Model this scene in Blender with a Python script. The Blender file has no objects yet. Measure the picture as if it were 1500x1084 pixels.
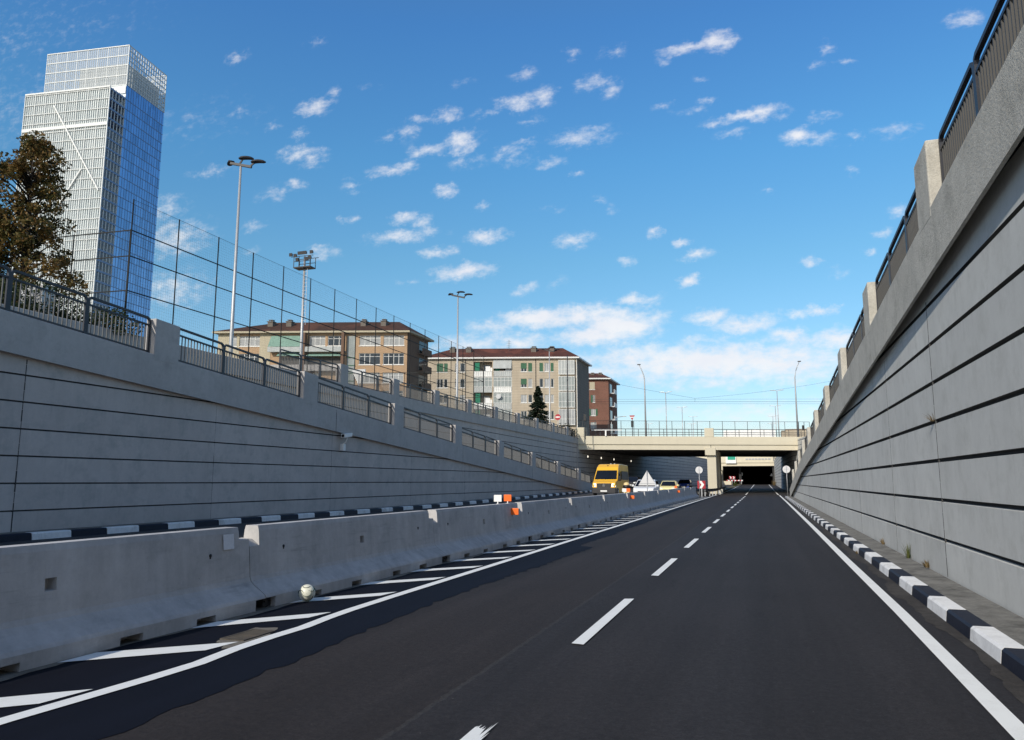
import bpy, bmesh, math, random
from mathutils import Vector as V, Matrix
random.seed(7)
S = bpy.context.scene
COL = S.collection
R = math.radians
sin, cos, pi = math.sin, math.cos, math.pi

# ------------------------------------------------------------------ camera
H0 = 1.65
FPX, VX, VY = 1112.0, 1119.0, 705.0
PIT = math.atan((VY - 542) / FPX)
YAW = math.atan((VX - 750) * cos(PIT) / FPX)
FH = V((-sin(YAW), cos(YAW), 0)); RT = V((cos(YAW), sin(YAW), 0)); UPZ = V((0, 0, 1))
FW = FH * cos(PIT) + UPZ * sin(PIT); UP = -FH * sin(PIT) + UPZ * cos(PIT)
EYE = V((0, 0, H0))
cam = bpy.data.cameras.new('camera'); co = bpy.data.objects.new('camera', cam); COL.objects.link(co)
co.location = EYE; co.rotation_euler = (pi / 2 + PIT, 0, YAW)
cam.sensor_width = 36; cam.lens = 36 * FPX / 1500; cam.clip_start = 0.1; cam.clip_end = 9000
S.camera = co

def ray(x, y): return RT * (x - 750) + UP * (542 - y) + FW * FPX
def at(x, y, d): return EYE + ray(x, y) * (d / FPX)          # a sight line measured at a real distance
def gz(x, y, z=0.0):
    d = ray(x, y); return EYE + d * ((z - H0) / d.z)

# ------------------------------------------------------------------ mesh builder
class MB:
    def __init__(s): s.v = []; s.f = []; s.m = []; s.mi = 0; s.sm = []
    def face(s, pts, smooth=False):
        n = len(s.v); s.v += [tuple(p) for p in pts]; s.f.append(tuple(range(n, n + len(pts)))); s.m.append(s.mi); s.sm.append(smooth)
    def idx(s, pts, faces, smooth=False):
        n = len(s.v); s.v += [tuple(p) for p in pts]
        for f in faces: s.f.append(tuple(n + i for i in f)); s.m.append(s.mi); s.sm.append(smooth)
    def hexa(s, p):      # 0-3 bottom ccw, 4-7 top
        s.idx(p, [(3, 2, 1, 0), (4, 5, 6, 7), (0, 1, 5, 4), (1, 2, 6, 5), (2, 3, 7, 6), (3, 0, 4, 7)])
    def box(s, x0, x1, y0, y1, z0, z1):
        s.hexa([(x0, y0, z0), (x1, y0, z0), (x1, y1, z0), (x0, y1, z0), (x0, y0, z1), (x1, y0, z1), (x1, y1, z1), (x0, y1, z1)])
    def sweep(s, path, w, h=None, n=4, ref=(0, 0, 1), taper=None, cap=True):
        h = h or w; path = [V(p) for p in path]; ref = V(ref); rings = []
        for i, p in enumerate(path):
            if i == 0: t = path[1] - p
            elif i == len(path) - 1: t = p - path[i - 1]
            else: t = (path[i + 1] - p).normalized() + (p - path[i - 1]).normalized()
            t.normalize(); r = ref if abs(t.dot(ref)) < .97 else V((1, 0, 0)) if abs(t.x) < .9 else V((0, 1, 0))
            a = t.cross(r).normalized(); b = a.cross(t).normalized(); k = taper[i] if taper else 1
            q = 1 / cos(pi / n) if n == 4 else 1
            rings.append([p + a * (cos(2 * pi * (j + .5) / n) * w / 2 * k * q) + b * (sin(2 * pi * (j + .5) / n) * h / 2 * k * q) for j in range(n)])
        pts = [p for r in rings for p in r]; fs = []
        for i in range(len(path) - 1):
            for j in range(n):
                k = (j + 1) % n; fs.append((i * n + j, i * n + k, (i + 1) * n + k, (i + 1) * n + j))
        if cap: fs.append(tuple(range(n - 1, -1, -1))); fs.append(tuple((len(path) - 1) * n + j for j in range(n)))
        s.idx(pts, fs, n > 5)
    def bar(s, a, b, w, h=None, ref=(0, 0, 1)): s.sweep([a, b], w, h, 4, ref)
    def tube(s, a, b, r, r2=None, n=10): s.sweep([a, b], 2 * r, None, n, taper=[1, (r2 if r2 is not None else r) / r])
    def prism(s, prof, path_a, path_b):      # prof -> list of points at both ends (functions)
        A = [path_a(p) for p in prof]; B = [path_b(p) for p in prof]; n = len(prof)
        s.idx(A + B, [tuple(range(n))[::-1], tuple(range(n, 2 * n))] + [(i, (i + 1) % n, n + (i + 1) % n, n + i) for i in range(n)])
    def lathe(s, c, prof, n=16, axis='z'):   # prof [(r,h)]
        c = V(c); pts = []; fs = []
        for (r, h) in prof:
            for j in range(n):
                a = 2 * pi * j / n
                d = V((r * cos(a), r * sin(a), h)) if axis == 'z' else V((r * cos(a), h, r * sin(a))) if axis == 'y' else V((h, r * cos(a), r * sin(a)))
                pts.append(c + d)
        for i in range(len(prof) - 1):
            for j in range(n):
                k = (j + 1) % n; fs.append((i * n + j, i * n + k, (i + 1) * n + k, (i + 1) * n + j))
        s.idx(pts, fs, len(prof) > 2 or prof[0][0] * 6 < abs(prof[-1][1] - prof[0][1]) * 40)
        s.face(pts[:n][::-1]); s.face(pts[-n:])
    def build(s, name, mats, parent=None, loc=None, bevel=0, fix=True):
        if not isinstance(mats, (list, tuple)): mats = [mats]
        o0 = V(parent['w']) if parent is not None else V(loc or (0, 0, 0))
        me = bpy.data.meshes.new(name)
        me.from_pydata([tuple(V(p) - o0) for p in s.v], [], s.f)
        for m in mats: me.materials.append(m)
        me.polygons.foreach_set('material_index', s.m); me.polygons.foreach_set('use_smooth', s.sm)
        if fix or bevel:
            b = bmesh.new(); b.from_mesh(me)
            if fix: bmesh.ops.recalc_face_normals(b, faces=b.faces)
            b.to_mesh(me); b.free()
        me.update()
        o = bpy.data.objects.new(name, me); COL.objects.link(o)
        if bevel:
            w = o.modifiers.new('bevel', 'BEVEL'); w.width = bevel; w.segments = 2; w.limit_method = 'ANGLE'; w.angle_limit = R(40)
            ws = o.modifiers.new('weld', 'WELD'); ws.merge_threshold = 1e-4
            o.modifiers.move(1, 0)
        if parent is not None: o.parent = parent; o['w'] = parent['w']
        else: o.location = o0; o['w'] = tuple(o0)
        return o

ALLOBJ = []
def tag(o, label, cat, group=None):
    o['label'] = label; o['category'] = cat
    if group: o['group'] = group
    return o
def thing(name, label, cat, loc, group=None):
    o = bpy.data.objects.new(name, None); COL.objects.link(o); o.location = loc; o['w'] = tuple(loc); o.empty_display_size = .3
    return tag(o, label, cat, group)
def struct(name, mb, mats, **k):
    o = mb.build(name, mats, **k); o['kind'] = 'structure'; return o

# ------------------------------------------------------------------ materials
class N:
    def __init__(s, name):
        s.m = bpy.data.materials.new(name); s.m.use_nodes = True; s.t = s.m.node_tree; s.n = s.t.nodes; s.l = s.t.links
        s.b = s.n['Principled BSDF']; s.out = s.n['Material Output']; s.pos = s.n.new('ShaderNodeNewGeometry').outputs['Position']
    def new(s, t, **k):
        q = s.n.new(t)
        for a, v in k.items(): setattr(q, a, v)
        return q
    def put(s, i, v):
        if hasattr(v, 'links') or hasattr(v, 'is_linked'): s.l.new(v, i)
        else: i.default_value = v
    def math(s, op, a, b=0.0, c=0.0, clamp=False):
        q = s.new('ShaderNodeMath', operation=op, use_clamp=clamp); s.put(q.inputs[0], a); s.put(q.inputs[1], b); s.put(q.inputs[2], c); return q.outputs[0]
    def vm(s, op, a, b=None, sc=None):
        q = s.new('ShaderNodeVectorMath', operation=op); s.put(q.inputs[0], a)
        if b is not None: s.put(q.inputs[1], b)
        if sc is not None: s.put(q.inputs[3], sc)
        return q.outputs[1] if op in ('LENGTH', 'DOT_PRODUCT') else q.outputs[0]
    def noise(s, vec, scale, detail=4, rough=.6):
        q = s.new('ShaderNodeTexNoise'); s.l.new(vec, q.inputs['Vector']); q.inputs['Scale'].default_value = scale; q.inputs['Detail'].default_value = detail; q.inputs['Roughness'].default_value = rough
        return q.outputs['Fac']
    def mix(s, f, a, b):
        q = s.new('ShaderNodeMix', data_type='RGBA'); s.put(q.inputs[0], f); s.put(q.inputs[6], a); s.put(q.inputs[7], b); return q.outputs[2]
    def ramp(s, v, lo, hi):
        q = s.new('ShaderNodeMapRange'); s.put(q.inputs[0], v); q.inputs[1].default_value = lo; q.inputs[2].default_value = hi; return q.outputs[0]
    def bump(s, h, st, dist=.01):
        q = s.new('ShaderNodeBump'); q.inputs['Strength'].default_value = st; q.inputs['Distance'].default_value = dist; s.l.new(h, q.inputs['Height']); s.l.new(q.outputs[0], s.b.inputs['Normal'])
    def fin(s, rough=.8, spec=.3, metal=0.0):
        s.put(s.b.inputs['Roughness'], rough); s.b.inputs['Specular IOR Level'].default_value = spec; s.b.inputs['Metallic'].default_value = metal; return s.m
def c4(c): return (c[0], c[1], c[2], 1)

def plain(name, c, rough=.6, spec=.4, metal=0.0, var=.12, sc=6.0):
    n = N(name); f = n.noise(n.pos, sc, 5)
    k = n.math('MULTIPLY_ADD', f, 2 * var, 1 - var)
    n.l.new(n.vm('SCALE', c[:3], sc=k), n.b.inputs['Base Color']); return n.fin(rough, spec, metal)

def concrete(name, c, blot=.35, streak=.35, grain=.25, rough=.88, bump=.25, dirt=None, dirtamt=0.0, st=(2.2, 2.2, .16), bsc=.7, pits=0.0, panel=None, scuff=0.0):
    n = N(name)
    a = n.noise(n.pos, bsc, 6, .62)
    b = n.noise(n.vm('MULTIPLY', n.pos, st), 1.0, 5, .6)
    g = n.noise(n.pos, 30, 6, .75); g2 = n.noise(n.pos, 7, 5, .65)
    k = n.math('MULTIPLY_ADD', a, blot, 1 - blot / 2)
    k = n.math('ADD', k, n.math('MULTIPLY_ADD', g2, grain * 1.1, -grain * .55))
    if panel:
        q = n.new('ShaderNodeSeparateXYZ'); n.l.new(n.pos, q.inputs[0]); cb = n.new('ShaderNodeCombineXYZ')
        n.l.new(n.math('FLOOR', n.math('DIVIDE', n.math('SUBTRACT', q.outputs[1], panel[0]), panel[1])), cb.inputs[0]); n.l.new(n.math('FLOOR', n.math('DIVIDE', n.math('SUBTRACT', q.outputs[2], panel[2]), panel[3])), cb.inputs[1])
        wn_ = n.new('ShaderNodeTexWhiteNoise', noise_dimensions='2D'); n.l.new(cb.outputs[0], wn_.inputs['Vector']); k = n.math('ADD', k, n.math('MULTIPLY_ADD', wn_.outputs['Value'], .10, -.05))
        # rain streaks running down from every groove
        fz = n.math('FRACT', n.math('DIVIDE', n.math('SUBTRACT', q.outputs[2], panel[2]), panel[3])); sk = n.noise(n.vm('MULTIPLY', n.pos, (7, 7, .25)), 1.0, 4, .6)
        k = n.math('SUBTRACT', k, n.math('MULTIPLY', n.math('MULTIPLY', n.ramp(sk, .52, .75), n.math('POWER', fz, 2.0)), .20))
    k = n.math('ADD', k, n.math('MULTIPLY_ADD', b, streak, -streak / 2))
    k = n.math('ADD', k, n.math('MULTIPLY_ADD', g, grain, -grain / 2))
    if scuff:
        h_ = n.ramp(n.noise(n.vm('MULTIPLY', n.pos, (1, .9, 16)), 1.0, 5, .7), .54, .72); k = n.math('SUBTRACT', k, n.math('MULTIPLY', n.math('MULTIPLY', h_, n.ramp(n.noise(n.pos, .8, 3), .45, .65)), scuff))
    col = n.vm('SCALE', c[:3], sc=k)
    if pits:
        vo = n.new('ShaderNodeTexVoronoi'); n.l.new(n.pos, vo.inputs['Vector']); vo.inputs['Scale'].default_value = 9
        pm = n.math('LESS_THAN', vo.outputs['Distance'], n.math('MULTIPLY', n.ramp(n.noise(n.pos, 3.1, 2), .5, .75), .11))
        col = n.mix(n.math('MULTIPLY', pm, pits), col, (c[0] * .3, c[1] * .3, c[2] * .3, 1))
    if dirt:
        d = n.ramp(n.noise(n.pos, 1.9, 8, .7), .5, .72)
        col = n.mix(n.math('MULTIPLY', d, dirtamt), col, c4(dirt))
    n.l.new(col, n.b.inputs['Base Color'])
    n.bump(n.math('ADD', n.noise(n.pos, 22, 6, .7), n.math('MULTIPLY', a, .8)), bump, .02)
    return n.fin(rough, .25)

M = {}
def mk_asphalt():
    n = N('asphalt')
    fine = n.noise(n.pos, 70, 5, .85); mid = n.noise(n.pos, 14, 5, .7)
    lane = n.noise(n.vm('MULTIPLY', n.pos, (1.6, .04, 1)), 1.0, 5, .6)
    blot = n.noise(n.pos, .35, 5, .6)
    k = n.math('MULTIPLY_ADD', n.ramp(fine, .3, .7), .75, .55)
    k = n.math('MULTIPLY', k, n.math('MULTIPLY_ADD', lane, 1.1, .45))
    peb = n.noise(n.pos, 30, 3, .9); k = n.math('MULTIPLY', k, n.math('MULTIPLY_ADD', n.ramp(peb, .35, .65), .5, .75))
    k = n.math('MULTIPLY', k, n.math('MULTIPLY_ADD', blot, .5, .75))
    k = n.math('MULTIPLY', k, n.math('MULTIPLY_ADD', n.ramp(mid, .3, .7), .5, .75))
    drip = n.ramp(n.noise(n.vm('MULTIPLY', n.pos, (2.2, .5, 1)), 1.3, 5, .7), .58, .74); k = n.math('MULTIPLY', k, n.math('MULTIPLY_ADD', drip, -.32, 1.0))
    warm = n.ramp(n.noise(n.vm('MULTIPLY', n.pos, (.5, .06, 1)), 1.0, 3), .4, .65)
    sx = n.new('ShaderNodeSeparateXYZ'); n.l.new(n.pos, sx.inputs[0])
    off = n.math('ADD', n.math('ADD', sx.outputs[0], 2.42), n.math('MULTIPLY_ADD', n.noise(n.pos, 5, 4), .08, -.04))
    left = n.math('LESS_THAN', off, 0.0)
    warm = n.math('ADD', n.math('MULTIPLY', left, .65), n.math('MULTIPLY', warm, .35), clamp=True)
    base = n.mix(warm, (.0285, .0268, .0292, 1), (.030, .0242, .0222, 1))
    seam = n.math('LESS_THAN', n.math('ABSOLUTE', off), .022)
    base = n.mix(n.math('MULTIPLY', seam, .5), base, (.055, .052, .05, 1))
    col = n.vm('SCALE', base, sc=k)
    vo = n.new('ShaderNodeTexVoronoi'); n.l.new(n.pos, vo.inputs['Vector']); vo.inputs['Scale'].default_value = 11
    spk = n.math('LESS_THAN', vo.outputs['Distance'], n.math('MULTIPLY', n.ramp(n.noise(n.pos, 1.3, 3), .45, .8), .085))
    col = n.mix(n.math('MULTIPLY', spk, .6), col, (.25, .24, .22, 1))
    n.l.new(col, n.b.inputs['Base Color']); n.bump(n.math('ADD', fine, n.math('MULTIPLY', mid, .5)), .55, .006)
    return n.fin(.82, .22)
def mk_patch():
    n = N('sealed asphalt'); fine = n.noise(n.pos, 60, 5, .8); big = n.noise(n.vm('MULTIPLY', n.pos, (2, .2, 1)), 1.4, 5)
    k = n.math('MULTIPLY', n.math('MULTIPLY_ADD', fine, .8, .6), n.math('MULTIPLY_ADD', big, 1.0, .5))
    n.l.new(n.vm('SCALE', (.0052, .0062, .0120), sc=k), n.b.inputs['Base Color']); n.bump(fine, .4, .004); return n.fin(.8, .12)
def mk_white():
    n = N('white road paint'); f = n.noise(n.pos, 110, 4, .8); g = n.noise(n.pos, 3, 6, .7)
    w = n.math('MULTIPLY', n.ramp(f, .50, .70), n.ramp(g, .42, .7))
    col = n.mix(n.math('MULTIPLY', w, .55), (.80, .81, .79, 1), (.25, .25, .24, 1))
    col = n.mix(n.math('MULTIPLY', n.ramp(g, .5, .8), .25), col, (.62, .61, .57, 1))
    n.l.new(col, n.b.inputs['Base Color']); n.bump(f, .3, .003); return n.fin(.75, .25)
M['asphalt'] = mk_asphalt(); M['patch'] = mk_patch(); M['white'] = mk_white()
M['asphalt_l'] = concrete('grey asphalt', (.055, .054, .056), .3, .2, .4, st=(1.5, .05, 1))
M['kerbw'] = concrete('kerb white paint', (.76, .76, .75), .25, .2, .3, bsc=2.5, pits=.5, dirt=(.33, .32, .30), dirtamt=.75)
M['kerbb'] = concrete('kerb dark paint', (.012, .014, .026), .4, .2, .5, rough=.6)
M['pave'] = concrete('mossy pavement', (.19, .183, .165), 1.0, .1, .8, bump=.9, dirt=(.03, .029, .025), dirtamt=.85, bsc=2.2)
M['dust'] = concrete('dusty edge', (.17, .155, .13), .6, .1, .6, bump=.5, dirt=(.05, .045, .04), dirtamt=.7)
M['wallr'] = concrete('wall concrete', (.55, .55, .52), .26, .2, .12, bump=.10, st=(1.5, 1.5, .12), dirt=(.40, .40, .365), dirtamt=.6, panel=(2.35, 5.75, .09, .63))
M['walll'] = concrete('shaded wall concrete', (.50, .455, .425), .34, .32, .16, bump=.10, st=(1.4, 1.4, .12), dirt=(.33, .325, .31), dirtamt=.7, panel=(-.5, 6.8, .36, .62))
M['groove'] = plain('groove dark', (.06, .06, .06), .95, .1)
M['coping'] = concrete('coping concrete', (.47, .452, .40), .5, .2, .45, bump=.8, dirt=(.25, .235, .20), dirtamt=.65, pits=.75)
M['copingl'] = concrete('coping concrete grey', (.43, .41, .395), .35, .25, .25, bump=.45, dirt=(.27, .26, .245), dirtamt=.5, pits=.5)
M['barrier'] = concrete('precast barrier concrete', (.48, .468, .458), .5, .5, .24, scuff=.3, bump=.25, st=(5, 5, .35), dirt=(.28, .28, .28), dirtamt=.6, bsc=1.1, pits=.55)
M['barrier_in'] = concrete('barrier concrete cut', (.56, .53, .45), .2, .1, .2)
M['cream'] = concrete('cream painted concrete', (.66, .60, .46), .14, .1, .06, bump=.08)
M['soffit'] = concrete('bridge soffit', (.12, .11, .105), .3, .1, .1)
M['rail'] = plain('railing grey paint', (.038, .041, .048), .5, .4)
M['bal'] = plain('baluster grey paint', (.11, .11, .108), .5, .4)
M['bald'] = plain('right baluster paint', (.075, .072, .066), .6, .3); M['darkr'] = plain('navy black rail paint', (.022, .024, .032), .45, .4)
M['galv'] = plain('galvanised steel', (.42, .43, .44), .45, .5, .35, .2)
M['dark'] = plain('dark metal', (.022, .022, .025), .5, .4)
M['fence'] = plain('fence dark green metal', (.007, .009, .010), .6, .3)
M['net'] = plain('net cord', (.10, .12, .12), .9, .1)
M['black'] = plain('black plastic', (.012, .012, .013), .45, .4)
M['whitep'] = plain('white plastic', (.78, .78, .76), .5, .4, 0, .05)
M['orange'] = plain('orange reflector', (.85, .16, .02), .35, .5, 0, .08)
M['red'] = plain('red sign sheeting', (.36, .018, .03), .4, .4)
M['greyback'] = plain('bare sign back', (.60, .60, .60), .45, .5, .2, .05)
M['green'] = plain('green sign sheeting', (.02, .33, .22), .4, .4)
M['paper'] = concrete('paper', (.68, .69, .71), .1, .05, .4)
M['brown_end0'] = concrete('tan roof', (.30, .22, .16), .4, .1, .2)
M['ground'] = concrete('ground', (.13, .125, .11), .5, .1, .4, dirt=(.05, .06, .03), dirtamt=.6)
M['tunnel'] = plain('tunnel concrete', (.05, .05, .05), .9, .1)
M['lampglass'] = plain('lamp glass', (.8, .8, .75), .2, .5)
def emit(name, c, st):
    n = N(name); n.b.inputs['Base Color'].default_value = c4(c); n.b.inputs['Emission Color'].default_value = c4(c); n.b.inputs['Emission Strength'].default_value = st; return n.m
M['lit'] = emit('lit lamp', (1, .92, .75), 1.3)
M['headlit'] = emit('lit headlamp', (1, .97, .9), 1.0)
def glass(name, c=(.02, .025, .03), rough=.06, spec=.6, metal=0.0):
    n = N(name); f = n.noise(n.pos, .9, 2); n.l.new(n.vm('SCALE', c, sc=n.math('MULTIPLY_ADD', f, 1.0, .5)), n.b.inputs['Base Color'])
    return n.fin(rough, spec, metal)
M['wglass'] = glass('window glass'); M['carglass'] = glass('car glass', (.008, .01, .014), .05, .5)
M['curtain'] = concrete('curtained window', (.34, .35, .35), .8, .5, .1, rough=.25, st=(2, 2, .3))
M['gblind'] = concrete('green shutter', (.06, .14, .085), .3, .2, .2)
M['wframe'] = plain('white frame', (.75, .75, .72), .5, .3, 0, .06)

# tower materials
def mk_tower_white():
    n = N('white facade glazing')
    tc = n.new('ShaderNodeTexCoord').outputs['Object']
    # local coordinates: x along the facade, z up
    q = n.new('ShaderNodeSeparateXYZ'); n.l.new(tc, q.inputs[0])
    cx = n.math('FLOOR', n.math('DIVIDE', q.outputs[0], .95)); cz = n.math('FLOOR', n.math('DIVIDE', q.outputs[2], 4.0))
    cb = n.new('ShaderNodeCombineXYZ'); n.l.new(cx, cb.inputs[0]); n.l.new(cz, cb.inputs[2])
    w = n.new('ShaderNodeTexWhiteNoise', noise_dimensions='3D'); n.l.new(cb.outputs[0], w.inputs['Vector'])
    big = n.noise(n.vm('MULTIPLY', tc, (.05, .05, .035)), 1.0, 3)
    f = n.math('MULTIPLY', n.math('MULTIPLY_ADD', w.outputs['Value'], .75, .25), n.ramp(big, .38, .66), clamp=True)
    n.l.new(n.mix(f, (.64, .69, .69, 1), (.47, .54, .55, 1)), n.b.inputs['Base Color']); return n.fin(.3, .5)
M['tw'] = mk_tower_white()
def mk_tower_blue():
    n = N('blue facade glazing')
    tc = n.new('ShaderNodeTexCoord').outputs['Object']; q = n.new('ShaderNodeSeparateXYZ'); n.l.new(tc, q.inputs[0])
    cy = n.math('FLOOR', n.math('DIVIDE', q.outputs[1], 1.5)); cz = n.math('FLOOR', n.math('DIVIDE', q.outputs[2], 4.0))
    cb = n.new('ShaderNodeCombineXYZ'); n.l.new(cy, cb.inputs[1]); n.l.new(cz, cb.inputs[2])
    w = n.new('ShaderNodeTexWhiteNoise', noise_dimensions='3D'); n.l.new(cb.outputs[0], w.inputs['Vector'])
    k = n.math('MULTIPLY_ADD', w.outputs['Value'], .3, .8)
    n.l.new(n.vm('SCALE', (.31, .40, .58), sc=k), n.b.inputs['Base Color']); return n.fin(.06, .6, .85)
M['tb'] = mk_tower_blue()
M['tframe'] = plain('white mullion', (.70, .72, .71), .5, .3, 0, .04)
M['tframed'] = plain('shaded mullion blue', (.20, .29, .46), .4, .4)
def mk_see():
    n = N('clear screen glazing'); tr = n.new('ShaderNodeBsdfTransparent'); mx = n.new('ShaderNodeMixShader'); mx.inputs[0].default_value = .28
    n.b.inputs['Base Color'].default_value = (.55, .60, .62, 1); n.b.inputs['Roughness'].default_value = .15
    n.l.new(tr.outputs[0], mx.inputs[1]); n.l.new(n.b.outputs[0], mx.inputs[2]); n.l.new(mx.outputs[0], n.out.inputs[0]); return n.m
M['see'] = mk_see()

M['see2'] = M['see'].copy(); M['see2'].name = 'clear crown glazing'
for q in M['see2'].node_tree.nodes:
    if q.type == 'MIX_SHADER': q.inputs[0].default_value = .5
def leafmat(name, cols):
    n = N(name); g = n.new('ShaderNodeNewGeometry'); r = n.new('ShaderNodeValToRGB')
    r.color_ramp.interpolation = 'LINEAR'; e = r.color_ramp.elements
    e[0].color = c4(cols[0]); e[1].color = c4(cols[-1])
    for i, c in enumerate(cols[1:-1]): k = e.new((i + 1) / (len(cols) - 1)); k.color = c4(c)
    big = n.ramp(n.noise(n.pos, .55, 3), .35, .65)
    n.l.new(n.math('ADD', n.math('MULTIPLY', g.outputs['Random Per Island'], .55), n.math('MULTIPLY', big, .45)), r.inputs[0])
    n.l.new(r.outputs[0], n.b.inputs['Base Color']); n.b.inputs['Roughness'].default_value = .6; n.b.inputs['Specular IOR Level'].default_value = .25
    tl = n.new('ShaderNodeBsdfTranslucent'); n.l.new(r.outputs[0], tl.inputs[0]); mx = n.new('ShaderNodeMixShader'); mx.inputs[0].default_value = .25
    n.l.new(n.b.outputs[0], mx.inputs[1]); n.l.new(tl.outputs[0], mx.inputs[2]); n.l.new(mx.outputs[0], n.out.inputs[0]); return n.m
M['autumn'] = leafmat('autumn leaves', [(.025, .035, .010), (.055, .06, .018), (.10, .085, .024), (.21, .13, .04), (.13, .07, .022), (.075, .075, .024)])
M['evergreen'] = leafmat('evergreen leaves', [(.006, .012, .006), (.012, .022, .01), (.02, .032, .014)])
M['hedge'] = leafmat('hedge leaves', [(.02, .035, .012), (.04, .055, .02), (.06, .07, .03)])
M['weed'] = leafmat('weed leaves', [(.06, .09, .02), (.10, .11, .03), (.20, .17, .06)])
M['dry'] = leafmat('dry weeds', [(.10, .08, .04), (.22, .16, .08), (.34, .25, .13)])
M['bark'] = plain('bark', (.035, .03, .026), .9, .1, 0, .4, 5)

# ------------------------------------------------------------------ profiles of the place
def lerp(pts, y):
    if y <= pts[0][0]: a, b = pts[0], pts[1]
    elif y >= pts[-1][0]: a, b = pts[-2], pts[-1]
    else:
        for i in range(len(pts) - 1):
            if pts[i][0] <= y <= pts[i + 1][0]: a, b = pts[i], pts[i + 1]; break
    return a[1] + (b[1] - a[1]) * (y - a[0]) / (b[0] - a[0])
def zr(y): return 0.0 if y < 105 else min(.73, .73 * (y - 105) / 117)
def sl(y): return .37 if y < 35 else min(.7, .37 + .33 * (y - 35) / 40)
def zl(y, x): return max(zr(y), sl(y) * min(1, max(0, (-x - 7.2) / 8.2)))
XL, XR, XU = -16.0, 2.5, -22.8
def zcl(y): return min(7.25, 6.26 - .0657 * y)
ZCR = [(-30, 7.2), (-14, 6.95), (7.7, 5.90), (18.3, 5.28), (31.5, 4.54), (57.4, 3.14), (76.6, 1.55), (86, .75)]
def zcr(y): return min(7.25, lerp(ZCR, y))
ZU = 7.25
ZG = 7.0
def xb(y): return -6.66 - .0015 * max(0, y)
def left_edge(y): return lerp([(-60, XL), (74, XL), (75, XU), (97, XU), (118, -21.6), (150, -18.6), (190, -15), (222, -12.6), (420, -12.6)], y)
def right_edge(y): return lerp([(-60, 2.62), (84, 2.62), (86, 5.2), (100, 5.6), (112, 4.0), (140, 3.2), (222, 2.85), (420, 2.85)], y)
def frange(a, b, s):
    n = max(1, int(round((b - a) / s))); return [a + (b - a) * i / n for i in range(n + 1)]

# ------------------------------------------------------------------ ground and roads
g = MB()
BIG = 4500
g.face([(-BIG, -BIG, ZG), (BIG, -BIG, ZG), (BIG, -60, ZG), (-BIG, -60, ZG)])
g.face([(-BIG, -60, ZG), (XU - .3, -60, ZG), (XU - .3, 97, ZG), (-BIG, 97, ZG)])
g.face([(8.0, -60, ZG), (BIG, -60, ZG), (BIG, 97, ZG), (8.0, 97, ZG)])
ys = [97, 118, 150, 190, 222]
for a, b in zip(ys, ys[1:]):
    g.face([(-BIG, a, ZG), (left_edge(a) - .3, a, ZG), (left_edge(b) - .3, b, ZG), (-BIG, b, ZG)])
    g.face([(8.0, a, ZG), (BIG, a, ZG), (BIG, b, ZG), (8.0, b, ZG)])
g.face([(-BIG, 222, ZG), (BIG, 222, ZG), (BIG, BIG, ZG), (-BIG, BIG, ZG)])
struct('ground', g, M['ground'])

def sheet(name, xa, xbb, y0, y1, zf, mat, step=3.0, nx=1):
    m = MB(); ys = frange(y0, y1, step)
    for a, b in zip(ys, ys[1:]):
        for i in range(nx):
            p = lambda t, y: xa(y) + (xbb(y) - xa(y)) * t
            A, B, C, D = p(i / nx, a), p((i + 1) / nx, a), p((i + 1) / nx, b), p(i / nx, b)
            m.face([(A, a, zf(a, A)), (B, a, zf(a, B)), (C, b, zf(b, C)), (D, b, zf(b, D))])
    return struct(name, m, mat)
sheet('road', lambda y: -6.9 if y < 99 else -6.1, lambda y: 1.98 if y < 85 else right_edge(y) + .1, -60, 420, lambda y, x: zr(y), M['asphalt'], 3.0)
sheet('opposite_road', lambda y: (-15.45 if y < 74 else left_edge(y) - .1), lambda y: -6.9 if y < 99 else -6.1, -60, 420, zl, M['asphalt_l'], 3.0, 4)
sheet('left_ramp_road', lambda y: XU + .1, lambda y: XL - .3, -60, 75, lambda y, x: zcl(y) - .38, M['asphalt_l'], 5)
sheet('right_ramp_road', lambda y: 2.85, lambda y: 8.0, -60, 86, lambda y, x: zcr(y) - .38, M['asphalt_l'], 5)

# sealed dark strip along the barrier, ragged on its right side
edge = [(-3.0, -4.2), (3.2, -4.10), (4.26, -4.14), (5.14, -4.19), (6.82, -4.24), (7.78, -4.31), (9.29, -4.36), (11.7, -4.36), (14.15, -4.28), (17.5, -4.20), (19.33, -4.16), (19.5, -4.55), (20.4, -4.64), (23.86, -4.54), (26.9, -4.62), (29.09, -4.59), (34, -4.60), (38, -4.72), (48, -4.82), (60, -4.95), (84, -5.1)]
m = MB(); rr = random.Random(3); pts = []
for (a, b) in zip(edge, edge[1:]):
    nseg = max(1, int((b[0] - a[0]) / .16))
    for i in range(nseg):
        t = i / nseg; pts.append((a[0] + (b[0] - a[0]) * t, a[1] + (b[1] - a[1]) * t + rr.choice((0, 0, .03, -.03, .05)) + rr.uniform(-.025, .025)))
for a, b in zip(pts, pts[1:]):
    m.face([(-6.6, a[0], .004), (a[1], a[0], .004), (b[1], b[0], .004), (-6.6, b[0], .004)])
struct('sealed_strip', m, M['patch'])
# dusty strip at the barrier foot
m = MB(); last = None
for i, y in enumerate(frange(-3, 84, .25)):
    x1 = xb(y) + .43 + .10 + .06 * sin(y * 1.7) + rr.uniform(-.03, .03)
    if last: m.face([(-6.6, last[0], .008), (last[1], last[0], .008), (x1, y, .008), (-6.6, y, .008)])
    last = (y, x1)
struct('dust_strip', m, M['dust'])

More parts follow.
